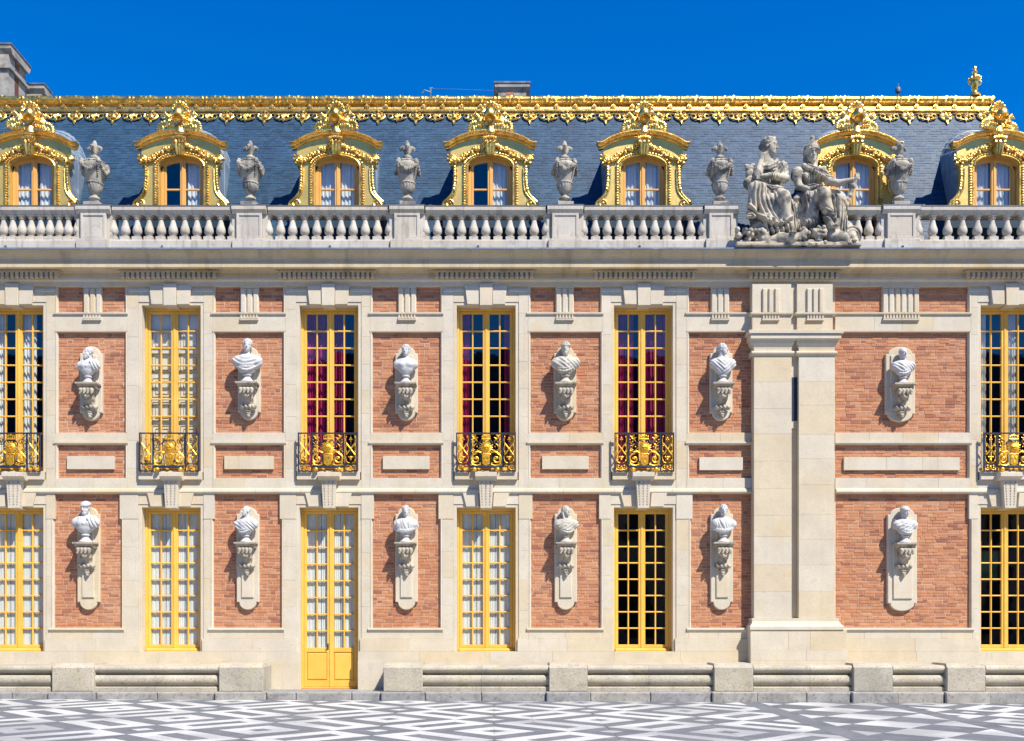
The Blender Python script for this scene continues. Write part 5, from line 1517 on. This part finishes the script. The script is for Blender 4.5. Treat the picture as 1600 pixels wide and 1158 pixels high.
def bust_mesh(seed, yaw=0, pitch=0, roll=0, hair='short', beard=False, dress='U', wide=1.0, twist=0):
    s = Sdf((-.37,-.25,.17), (.37,.17,.95), .0088)
    s.frame((0,0,0), twist)
    w = wide
    s.ell((0,0,.445), (.235*w,.135,.165), .02); s.ell((0,-.015,.335), (.175*w,.115,.13), .05)
    for x in (-1, 1): s.ell((x*.205*w,.01,.455), (.098,.105,.105), .05)
    s.cap((-.16*w,.02,.525), (.16*w,.02,.525), .06, .06, .05); s.ell((0,.02,.55), (.12,.09,.07), .05)
    s.ell((0,-.005,.235), (.075,.07,.07), .06)
    P = s.P; x, y, z = P[...,0], P[...,1], P[...,2]
    if dress == 'nude':
        for q in (-1, 1): s.ell((q*.085,-.105,.435), (.085,.05,.062), .03); s.cap((q*.02,-.10,.545), (q*.17,-.05,.555), .014, .012, .015)
        s.sub(s.C((0,-.16,.47), (0,-.155,.33), .012, .012), .02)
        for q in (-1, 1): s.sub(s.B((q*.40,0,.30), (.10,.3,.11), .01), .012)
    elif dress == 'cuirass':
        s.sub(s.C((0,-.165,.50), (0,-.15,.33), .010, .010), .015)
        for q in (-1, 1): s.ell((q*.08,-.105,.43), (.08,.042,.058), .03); s.cap((q*.10,-.11,.46), (q*.125,-.05,.56), .028, .03, .01)
        s.ell((0,-.135,.42), (.035,.025,.035), .008)
        for k in range(6):
            t = -.16+.064*k
            for q in (-1,): s.cap((q*(.25),-.05+.03*k*.5,.50-.02*k), (q*.27,-.06+.03*k*.5,.40-.01*k), .018, .016, .006)
        ph = (x*1.2+z*.55)*70+seed
        e = s.E((.17,-.01,.46), (.145,.14,.16)); e = e+.011*np.sin(ph); s.un(e, .01)
        s.cap((.10,-.13,.53), (.22,-.09,.36), .03, .022, .008)
    else:
        cl = np.maximum(s.d-.010, z-.585+.9*np.abs(x)*.1)
        if dress == 'U': r_ = np.sqrt((x*.85)**2+(z-.68)**2); ph = r_*82+seed
        elif dress == 'toga': ph = (z*.75+x*.62+.35*x*x)*88+seed
        elif dress == 'V': ph = (z-.95*np.abs(x-.02))*72+seed
        elif dress == 'vert': ph = x*58+2.2*np.sin(z*16+x*11)+1.2*np.sin(x*33+seed)+seed
        elif dress == 'wrap': ph = (z*.8-x*.5-.5*x*x)*84+seed
        am = .0095*np.clip((.60-z)/.10, 0, 1)*(.75+.35*np.sin(x*17+z*9+seed))
        cl = cl-am*1.9*(np.abs(np.sin(ph*.5))-.55)-am*.5*np.sin(ph*.27+2*x*10)
        if dress != 'vert': cl = np.maximum(cl, -s.E((0,-.13,.60), (.10,.10,.085)))
        s.un(cl, .006)
        if dress in ('U', 'toga', 'wrap'):
            for t in (0, 1, 2):
                zz = .50-.06*t
                pts = [(q*.26*w, .02-.15*(1-q*q), (.545 if t == 0 else .50-.03*t)-(.115+.03*t)*(1-q*q)*1.1+(.05*q if dress == 'toga' else -.05*q if dress == 'wrap' else 0)) for q in np.linspace(-.95, .95, 9)]
                s.chain(pts, [.012+.012*math.sin(math.pi*u) for u in np.linspace(.12, .88, 9)], .008)
        if dress == 'vert':
            pts = [(q*.29*w, .03-.155*(1-q*q), .40-.11*(1-q*q)+.02*q) for q in np.linspace(-1, 1, 11)]; s.chain(pts, .034, .012)
            pts = [(q*.30*w, .02-.15*(1-q*q), .37-.11*(1-q*q)+.03*q) for q in np.linspace(-1, 1, 11)]; s.chain(pts, .026, .006)
            s.chain([(q*.15, -.125+.5*q*q, .545) for q in np.linspace(-1, 1, 7)], .010, .006)
    s.d = np.maximum(s.d, y-.125)
    s.frame()
    head(s, (0,-.015,.775), yaw, pitch, roll, 1.02, hair, beard, seed)
    P = s.P; s.d = np.maximum(s.d, .19-P[...,2])
    return s.mesh('bust')
SOC = MB().lathe([(.155,0), (.155,.02), (.135,.035), (.105,.06), (.075,.10), (.062,.125), (.066,.14), (.095,.15), (.10,.165), (.092,.18), (.07,.188), (.068,.21)], n=24).mesh('socle', True)
SOC2 = SOC.copy(); SOC.materials.append(M['marble']); SOC2.materials.append(M['marbleold'])
SPEC = {(0,0): (dict(seed=1, yaw=-42, hair='short', beard=True, dress='cuirass'), 'white marble bust of bearded man in armour looking left, upper row far left'),
        (0,1): (dict(seed=2, yaw=10, roll=6, hair='curly', dress='U', wide=1.05), 'white marble bust of beardless man in wide swagged cloak, upper row second from left'),
        (0,2): (dict(seed=3, yaw=-8, hair='curly', dress='nude'), 'white marble bust with bare chest and curly hair, upper row, first right of door'),
        (0,3): (dict(seed=4, yaw=-4, pitch=4, hair='band', beard='long', dress='toga', wide=1.05), 'creamy marble bust of long-bearded man with headband and heavy cloak, upper row'),
        (0,4): (dict(seed=5, yaw=52, hair='bun', dress='V'), 'white marble bust of figure looking right with tied hair, upper row beside the pilasters'),
        (0,5): (dict(seed=6, yaw=12, hair='short', dress='toga'), 'white marble bust of young man in toga, upper row right of pilasters'),
        (1,0): (dict(seed=7, yaw=-14, pitch=10, hair='cap', beard=True, dress='cuirass', wide=1.1), 'white marble bust of man in thick cap with bowed head, lower row far left'),
        (1,1): (dict(seed=8, yaw=-48, hair='bald', dress='toga', twist=-10), 'white marble bust of bald man looking left in toga, lower row left of the door'),
        (1,2): (dict(seed=9, yaw=4, hair='bun', dress='vert', wide=1.02), 'white marble bust of woman in pleated dress with wrap, lower row right of the door'),
        (1,3): (dict(seed=10, yaw=32, pitch=-8, hair='long', dress='wrap'), 'stained marble bust with head raised to the right, lower row fourth from left'),
        (1,4): (dict(seed=11, yaw=-4, hair='bun', dress='vert', wide=.98), 'white marble bust of woman in sleeved dress, lower row beside the pilasters'),
        (1,5): (dict(seed=12, yaw=16, pitch=4, hair='cap', dress='wrap'), 'white marble bust with thick hair and wrapped cloak, lower row right of pilasters')}
for row, i, bx, yab, zt in BR:
    kw, lab = SPEC[(row, i)]
    old = (row, i) in ((0,3), (1,3))
    e = empty('bust', (bx, -.205, zt+.003)); tag(e, lab, 'bust', 'marble busts on wall brackets')
    me = bust_mesh(**kw); me.materials.append(M['marbleold' if old else 'marble'])
    ob('figure', me, None, e); ob('socle', SOC2 if old else SOC, None, e)
    e.scale = ({(0,0): .78, (0,1): .94, (0,2): .83, (0,3): .90, (0,4): .86, (0,5): .78, (1,0): .88, (1,1): .80, (1,2): .80, (1,3): .79, (1,4): .82, (1,5): .79}[(row, i)],)*3

# ================================================================== stone urns on the balustrade
def urn_parts():
    d = {}; k = .001227
    d['plinth'] = MB().fbox(-.155, .155, -.155, .155, 0, .092, .008, True)
    L_ = lambda pr, n=24: MB().lathe([(r, (1085-y)*k) for r, y in pr], n=n)
    d['foot'] = L_([(.10,1009), (.10,1002), (.075,990), (.055,975), (.06,968), (.095,955), (.105,940), (.10,920), (.085,908), (.062,900), (.058,885), (.06,872), (.062,868)])
    b = L_([(.062,868), (.088,850), (.114,812), (.134,772), (.145,737), (.146,712)], 32)
    v2 = []
    for (x, y, z) in b.v:
        a_ = math.atan2(y, x); r = math.hypot(x, y); g = 1+.045*math.cos(a_*16) if r > .1 else 1; v2.append((x*g, y*g, z))
    b.v = v2; d['bowl'] = b
    d['body'] = L_([(.146,714), (.158,712), (.161,702), (.156,693), (.142,688), (.154,650), (.176,600), (.20,550), (.218,510), (.228,475), (.232,445), (.222,420), (.195,398), (.15,380), (.135,372), (.12,355), (.09,335), (.075,322), (.088,315), (.092,300), (.085,288), (.07,280), (.05,272), (.04,262)])
    q = random.Random(4)
    zz = lambda y: (1085-y)*k
    for j in range(4):
        m = MB()
        a0 = math.pi/2*j+R(45)
        for t in np.linspace(0, 1, 13):
            a_ = a0+math.pi/2*t; y = 430+115*math.sin(math.pi*t); r_ = .233-.00022*max(0, y-450)+.012
            for _ in range(2): m.ball((r_*math.cos(a_)+q.uniform(-.008,.008), r_*math.sin(a_), zz(y)+q.uniform(-.016,.016)), q.uniform(.020,.034), 6, 4)
        for (y, r_, rr_) in ((395,.232,.045), (425,.245,.05), (460,.245,.035), (495,.235,.028), (525,.225,.024), (555,.212,.02), (585,.2,.017)): m.ball((r_*math.cos(a0), r_*math.sin(a0), zz(y)), rr_, 7, 5)
        d['swag%d' % j] = m
    m = MB()
    for j in range(12):
        a_ = 2*math.pi*j/12; m.ball((.185*math.cos(a_), .185*math.sin(a_), zz(388)), .032, 6, 4, (1,1,.8))
    m.tube([(.17*math.cos(t), .17*math.sin(t), zz(388)) for t in np.linspace(0, 2*math.pi, 17)], .03, 6); d['collar'] = m
    s = Sdf((-.17,-.17,.94), (.17,.17,1.32), .011)
    s.cap((0,0,.97), (0,0,1.06), .035, .04, .01); s.ell((0,0,1.16), (.055,.05,.12), .02); s.ell((0,0,1.25), (.025,.025,.04), .02)
    for x, y in ((1,0), (-1,0), (0,1), (0,-1)):
        s.cap((x*.03,y*.03,1.05), (x*.085,y*.085,1.15), .03, .034, .015); s.cap((x*.085,y*.085,1.15), (x*.125,y*.125,1.135), .034, .03, .012); s.cap((x*.125,y*.125,1.135), (x*.13,y*.13,1.095), .03, .018, .01)
    d['finial'] = s.mesh('finial')
    return d
UP = urn_parts(); UME = {}
for nm, m in UP.items():
    UME[nm] = m.mesh(nm, nm != 'plinth') if isinstance(m, MB) else m
    UME[nm].materials.append(M['urn'])
UL = ['beside the first dormer at far left', 'between the second and third dormers', 'between the third and fourth dormers', 'between the fourth and fifth dormers', 'just left of the seated statues', 'just right of the seated statues']
for i, (c, lab) in enumerate(zip((148, 391.5, 636.5, 882, 1124.5, 1404), UL)):
    yu = -.12
    e = empty('stone_urn', (X(c, yu), yu, zb(320.6)-.004)); tag(e, 'weathered garlanded stone urn with lily finial '+lab, 'urn', 'stone urns on the balustrade')
    a_ = R(random.uniform(-8, 8)); e.rotation_euler = (0, 0, a_); e.scale = (1.05, 1.05, 1.07)
    for nm in UME: ob(nm.rstrip('0123'), UME[nm], None, e)

# ================================================================== the two seated statues
KS = S(-.3)/5.79
def statue(fig):
    ox = 400 if fig == 0 else 900
    p = lambda zx, zy, y=0.0: ((zx-ox)*KS*1.02, y, (1095-zy)*KS*1.075)
    if fig == 0: s = Sdf((-.78,-.62,-.02), (.78,.36,2.48), .0125)
    else: s = Sdf((-.62,-.62,-.02), (.72,.36,2.48), .0125)
    r_ = random.Random(fig+3)
    # ---- cloth first, with carved folds
    if fig == 0:
        s.ell(p(425,575,.04), (.30,.24,.20), .03)
        s.cap(p(400,570,0), p(255,605,-.40), .17, .135, .05); s.cap(p(250,610,-.40), p(222,770,-.36), .13, .085, .05)
        s.cap(p(460,585,0), p(488,690,-.44), .17, .15, .05); s.cap(p(490,705,-.44), p(545,930,-.36), .14, .11, .06)
        s.cap(p(290,650,-.30), p(370,860,-.30), .15, .16, .08); s.cap(p(390,700,-.28), p(470,900,-.28), .17, .17, .08)
        s.cap(p(590,700,-.10), p(625,900,-.16), .13, .12, .06); s.cap(p(300,700,-.1), p(330,960,-.15), .2, .16, .08)
        s.ell(p(470,930,-.18), (.34,.26,.18), .06)
        P = s.P; x, y, z = P[...,0], P[...,1], P[...,2]
        e1 = np.abs(np.sin((x*.95+.5*z+.25*y)*34+1.5*np.sin(z*6)))-.6; e2 = np.abs(np.sin((z*.8-.6*x)*32+2*np.sin(x*7)))-.6; t = np.clip((z-.75)/.35, 0, 1)
        s.d = s.d-.012*(e1*(1-t)+e2*t)*np.clip((1.35-z)/.2, 0, 1)*np.clip((y+.50)/.28, .18, 1)
        tb = Sdf.__new__(Sdf); tb.h, tb.lo, tb.G, tb.P = s.h, s.lo, s.G, s.G; tb.d = np.full_like(s.d, 9.0); tb.frame()
        tb.ell(p(440,430,.06), (.235,.15,.27), .03); tb.cap(p(355,345,.03), p(530,345,.03), .085, .095, .05); tb.cap(p(540,350,.0), p(548,465,-.08), .105, .09, .04)
        tb.ell(p(395,425,-.06), (.085,.07,.085), .04); tb.ell(p(485,425,-.06), (.085,.07,.085), .04)
        tb.d = tb.d-.022*(np.abs(np.sin((z*.7+np.abs(x+.08)*-.8)*40))-.6)
        s.un(tb.d, .02)
        s.chain([p(330,365,-.1), p(390,375,-.15), p(450,350,-.14), p(490,300,-.04)], .034, .012); s.chain([p(350,385,-.11), p(400,400,-.16), p(470,370,-.14)], .026, .01)
        # limbs
        s.cap(p(350,360,.0), p(285,470,-.22), .085, .07, .03); s.cap(p(285,475,-.22), p(345,285,-.10), .07, .045, .02); s.ell(p(352,268,-.09), (.05,.045,.05), .02)
        for k in range(4): s.cap(p(345+6*k,275,-.12), p(362+6*k,250-3*k,-.08), .016, .013, .006)
        s.cap(p(548,465,-.10), p(400,475,-.28), .085, .06, .03); s.cap(p(400,475,-.28), p(320,488,-.30), .055, .045, .02)
        for k in range(4): s.cap(p(325,478+9*k,-.31), p(275,485+10*k,-.30), .018, .014, .006)
        s.cap(p(330,475,-.31), p(300,462,-.33), .018, .014, .006)
        s.cap(p(430,620,.0), p(232,700,-.36), .05, .05, .02)
        s.cap(p(240,740,-.38), p(225,825,-.40), .07, .055, .03); s.ell(p(195,848,-.47), (.09,.12,.04), .02); s.cap(p(235,840,-.42), p(175,860,-.50), .05, .03, .02)
        for k in range(4): s.ell(p(160+12*k,864,-.56), (.018,.03,.018), .006)
        s.cap(p(545,930,-.36), p(560,985,-.42), .07, .05, .03); s.ell(p(570,998,-.50), (.06,.12,.04), .02)
        for k in range(4): s.ell(p(548+13*k,1003,-.58), (.016,.025,.016), .006)
        # support: vase under the elbow, seat
        s.ell(p(250,500,-.05), (.15,.15,.13), .02); s.ell(p(245,420,-.02), (.085,.085,.11), .02); s.ell(p(248,370,0), (.10,.07,.05), .02)
        for k in range(7): s.ell(p(215+11*k,350+r_.uniform(-12,12),0), (.035,.04,.04), .008)
        s.box(p(450,820,.08), (.36,.22,.52), .06, .05); s.box(p(390,1078,-.05), (.70,.42,.05), .03, .02)
        xz = lambda c: [(p(a, b)[0], p(a, b)[2]) for a, b in c]
        s.fan(xz([(212,560), (192,650), (198,745)]), xz([(385,570), (390,690), (425,800), (490,880)]), 5, .020, .026)
        s.fan(xz([(285,840), (325,960), (345,1010)]), xz([(560,900), (585,985)]), 6, .019, .034)
        s.fan(xz([(398,610), (412,710), (470,800)]), xz([(450,600), (440,680), (455,740)]), 2, .018, .028)
        s.fan(xz([(525,610), (560,700), (555,820)]), xz([(560,600), (600,700), (600,860)]), 2, .018, .030)
        s.fan(xz([(575,640), (600,800), (605,930)]), xz([(630,660), (662,800), (668,930)]), 3, .016, .030)
        s.engrave(xz([(195,748), (250,800), (320,850), (400,898), (480,905), (570,850)]), .022, -.036); s.engrave(xz([(200,775), (255,828), (325,878), (400,925), (480,930), (570,878)]), .018, .045)
        s.engrave(xz([(355,560), (420,590), (500,575), (560,560)]), .018, .035); s.engrave(xz([(395,545), (470,560), (540,540)]), .018, -.020)
        s.fan(xz([(385,440), (405,530)]), xz([(515,430), (500,530)]), 5, .014, .018)
        s.fan(xz([(515,345), (535,400), (540,450)]), xz([(565,350), (575,400), (570,450)]), 3, .014, .020)
        head(s, p(428,190,0), 52, 4, 4, 1.42, 'bun', False, 3)
        s.ell(p(440,108,.03), (.06,.06,.045), .02)
        for k in range(6): s.ell(p(415+11*k,118-4*(k % 3),-.02), (.026,.03,.035), .008)
        s.cap(p(418,245,.03), p(425,320,.04), .085, .10, .03)
        # fruit spilling from a horn of plenty
        for _ in range(36):
            zx, zy = r_.uniform(85, 330), r_.uniform(890, 1050)
            if zy < 905+ (330-zx)*.02 or (zx < 120 and zy < 910): continue
            rr_ = r_.uniform(.035, .065); s.ell(p(zx, zy, r_.uniform(-.46, -.24)), (rr_,)*3, .006)
        s.chain([p(395,1045,-.36), p(470,1020,-.42), p(570,1030,-.45), p(650,1000,-.42), p(695,960,-.38), p(680,935,-.36), p(655,945,-.36)], [.10,.10,.085,.06,.045,.04,.03], .02)
        for _ in range(26): s.ell(p(r_.uniform(360,700), r_.uniform(1020,1075), r_.uniform(-.46,-.3)), (r_.uniform(.03,.06), .05, r_.uniform(.02,.05)), .006)
        s.cap(p(300,900,-.2), p(350,1050,-.35), .12, .12, .04)
    else:
        s.ell(p(830,595,.04), (.27,.23,.19), .03)
        s.cap(p(800,590,.0), p(850,660,-.42), .17, .155, .05); s.cap(p(850,670,-.42), p(920,890,-.36), .14, .09, .05)
        s.cap(p(880,590,.0), p(990,690,-.36), .165, .145, .05); s.cap(p(990,700,-.36), p(1040,920,-.28), .14, .13, .06)
        s.cap(p(780,660,-.2), p(770,850,-.2), .18, .16, .08); s.cap(p(960,780,-.22), p(1000,980,-.22), .2, .2, .08)
        s.cap(p(690,640,.0), p(720,900,-.05), .13, .16, .08); s.ell(p(880,960,-.14), (.38,.25,.18), .06)
        P = s.P; x, y, z = P[...,0], P[...,1], P[...,2]
        e1 = np.abs(np.sin((x*.9-.45*z+.25*y)*33+1.5*np.sin(z*6+1)))-.6; e2 = np.abs(np.sin((z*.8+.65*x)*31+2*np.sin(x*7)))-.6; t = np.clip((z-.72)/.3, 0, 1)
        s.d = s.d-.012*(e1*(1-t)+e2*t)*np.clip((1.32-z)/.2, 0, 1)*np.clip((y+.50)/.28, .18, 1)
        tb = Sdf.__new__(Sdf); tb.h, tb.lo, tb.G, tb.P = s.h, s.lo, s.G, s.G; tb.d = np.full_like(s.d, 9.0); tb.frame()
        tb.ell(p(805,440,.06), (.225,.15,.25), .03); tb.cap(p(690,385,.03), p(890,385,.03), .085, .085, .05)
        tb.ell(p(755,440,-.06), (.08,.07,.08), .04); tb.ell(p(845,440,-.06), (.08,.07,.08), .04)
        tb.ell(p(820,545,.02), (.21,.17,.09), .03); tb.cap(p(675,400,.0), p(665,440,-.03), .11, .10, .04)
        tb.d = tb.d-.022*(np.abs(np.sin((x*1.0+.25*np.sin(z*8))*38))-.6)*np.clip((1.62-z)/.15, .3, 1)
        s.un(tb.d, .02)
        s.chain([p(730,350,-.06), p(800,400,-.14), p(870,440,-.14), p(930,450,-.1), p(980,460,-.08)], .045, .015); s.chain([p(770,350,-.06), p(840,390,-.12), p(910,415,-.1)], .036, .012); s.cap(p(900,390,.02), p(950,470,-.04), .10, .09, .04)
        s.chain([p(720,535,-.08), p(800,520,-.16), p(880,535,-.14)], .03, .01)
        s.cap(p(668,430,-.02), p(690,525,-.04), .085, .072, .03); s.cap(p(690,525,-.04), p(745,580,-.22), .072, .05, .02); s.ell(p(755,590,-.25), (.055,.05,.05), .02)
        s.cap(p(950,480,-.05), p(1020,520,-.16), .08, .07, .03); s.cap(p(1020,520,-.16), p(1140,515,-.30), .068, .048, .02)
        s.ell(p(1160,505,-.31), (.05,.06,.06), .015)
        for k in range(4): s.cap(p(1150,480+12*k,-.35), p(1183,483+12*k,-.33), .017, .015, .005)
        s.cap(p(1145,478,-.33), p(1165,465,-.36), .018, .015, .006)
        s.cap(p(1170,475,-.31), p(1065,735,-.33), .038, .055, .006)       # club
        for _ in range(14): t = r_.uniform(.25, .95); s.ell((p(1170,475)[0]+(p(1065,735)[0]-p(1170,475)[0])*t+r_.uniform(-.05,.05), -.34+r_.uniform(-.04,.03), p(0,475)[2]+(p(0,735)[2]-p(0,475)[2])*t), (.035,.03,.04), .008)
        s.cap(p(905,860,-.36), p(925,915,-.40), .065, .05, .03); s.ell(p(940,935,-.47), (.06,.13,.042), .02)
        for k in range(4): s.ell(p(918+14*k,942,-.57), (.017,.028,.017), .006)
        s.box(p(860,830,.08), (.34,.22,.52), .06, .05); s.box(p(915,1078,-.05), (.60,.42,.05), .03, .02)
        s.chain([p(700,600,.05), p(660,700,.02), p(690,840,-.05), p(730,980,-.12)], [.09,.11,.12,.12], .03)
        xz = lambda c: [(p(a, b)[0], p(a, b)[2]) for a, b in c]
        s.fan(xz([(742,400), (760,515)]), xz([(885,410), (892,520)]), 6, .013, .018); s.engrave(xz([(725,528), (800,516), (895,532)]), .014, .035)
        s.fan(xz([(735,555), (745,600)]), xz([(900,550), (930,600)]), 8, .011, .018)
        s.fan(xz([(740,600), (728,700), (800,805), (945,880)]), xz([(800,600), (800,700), (870,775), (955,800)]), 4, .019, .034)
        s.fan(xz([(905,620), (930,720), (950,830)]), xz([(950,630), (972,720), (985,860)]), 2, .020, .038)
        s.fan(xz([(1000,720), (1002,850), (985,960)]), xz([(1060,740), (1085,870), (1095,960)]), 4, .017, .030)
        s.fan(xz([(650,650), (680,770), (730,860), (755,970)]), xz([(735,650), (755,780), (800,865), (870,950)]), 5, .018, .034)
        s.engrave(xz([(770,585), (850,570), (930,600), (990,640)]), .020, -.030); s.engrave(xz([(765,605), (850,592), (925,622), (985,662)]), .016, .030)
        s.fan(xz([(735,365), (830,420), (930,465), (990,470)]), xz([(760,345), (850,385), (940,425), (990,440)]), 3, .012, .020)
        s.engrave(xz([(865,790), (930,820), (965,870)]), .020, -.03); s.engrave(xz([(850,815), (915,850), (950,895)]), .016, .04)
        head(s, p(805,258,0), 4, 4, -2, 1.38, 'long', False, 8)
        # helmet with brim and crest
        s.ell(p(812,190,.04), (.15,.165,.10), .012)
        e = np.abs(s.E(p(812,212,.02), (.178,.20,.09)))-.014; e = np.maximum(e, np.abs(P[...,2]-p(0,218)[2]+.25*np.abs(P[...,0]-p(812,0)[0]))-.022); s.un(e, .008)
        s.ell(p(815,152,.03), (.10,.11,.06), .02); s.cap(p(818,140,.03), p(820,108,.03), .05, .045, .012); s.ell(p(820,98,.03), (.045,.05,.04), .01)
        s.cap(p(800,315,.03), p(805,365,.04), .08, .10, .03)
        # rocks, globe, plumed helmet and shield at the foot
        s.ell(p(960,1010,-.36), (.19,.17,.14), .015); s.ell(p(1040,1030,-.36), (.12,.13,.11), .02)
        for _ in range(22): s.ell(p(820+r_.uniform(-48,48), 970+r_.uniform(-35,40), -.40+r_.uniform(-.06,.06)), (r_.uniform(.03,.05),)*3, .006)
        s.cap(p(820,1000,-.38), p(815,1080,-.36), .08, .06, .02)
        s.frame(p(1120,990,-.30), 12, 10); e = np.sqrt(s.P[...,0]**2+s.P[...,2]**2); rg = np.maximum(np.abs(s.P[...,1])-.035-.012*np.sin(e*110), e-.20); s.un(rg, .01)
        s.ell((0,-.04,0), (.05,.05,.05), .01); s.frame()
        s.cap(p(1090,900,-.25), p(1150,1060,-.3), .10, .09, .03)
        for _ in range(30): s.ell(p(r_.uniform(710,1150), r_.uniform(1040,1078), r_.uniform(-.46,-.32)), (r_.uniform(.03,.065), .05, r_.uniform(.02,.045)), .006)
    P = s.P; s.d = s.d+.0018*np.sin(P[...,0]*130+P[...,2]*60)*np.sin(P[...,2]*120+P[...,1]*80)
    s.d = np.maximum(s.d, .004-P[...,2])
    me = s.mesh('figure'); me.materials.append(M['statue'])
    return me, ox
for fig, lab in ((0, 'grey weathered stone statue of seated draped woman resting cheek on hand, left of pair'), (1, 'grey weathered stone statue of seated helmeted figure gripping a club, right of pair')):
    me, ox = statue(fig)
    e = empty('statue', (X(1130+ox/5.79, -.15), -.10, ZLEAD+.004)); tag(e, lab, 'statue', 'seated statues on the cornice')
    ob('figure', me, None, e)
# low stone dado closing the balustrade behind the statues
ob('balustrade_dado', MB().fbox(xb(1153), xb(1321), .06, .16, ZLEAD, zb(375), .01), M['balu'], bal)

# ================================================================== the wing across the court, behind the camera (it shows in the window panes)
wing = empty('courtyard_wing', (0, -25.4, 0)); tag(wing, 'shaded palace wing across the court reflected in the window panes', 'palace wing')
ob('wall', MB().box(-34, 34, -6, 0, -.4, 9.4), mk('opposite wall', [(.44,.33,.25)], .9, var=.2, vscale=.6), wing)
ob('cornice', MB().prism_x([(-.2, 8.6), (.12, 8.6), (.45, 9.0), (.45, 9.4), (-.2, 9.4)], -34, 34), M['cornice'], wing)
ob('roof', MB().prism_x([(0, 9.4), (-1.2, 14.1), (-4.6, 14.1), (-6, 9.4)], -34, 34), M['slate'], wing)
wm = MB().box(-.65, .65, 0, .05, 0, 3.1).mesh('window'); wm.materials.append(M['room'])
for k in range(-9, 10):
    for z in (.9, 5.0): ob('window', wm, None, wing, (k*3.3, .01, z))
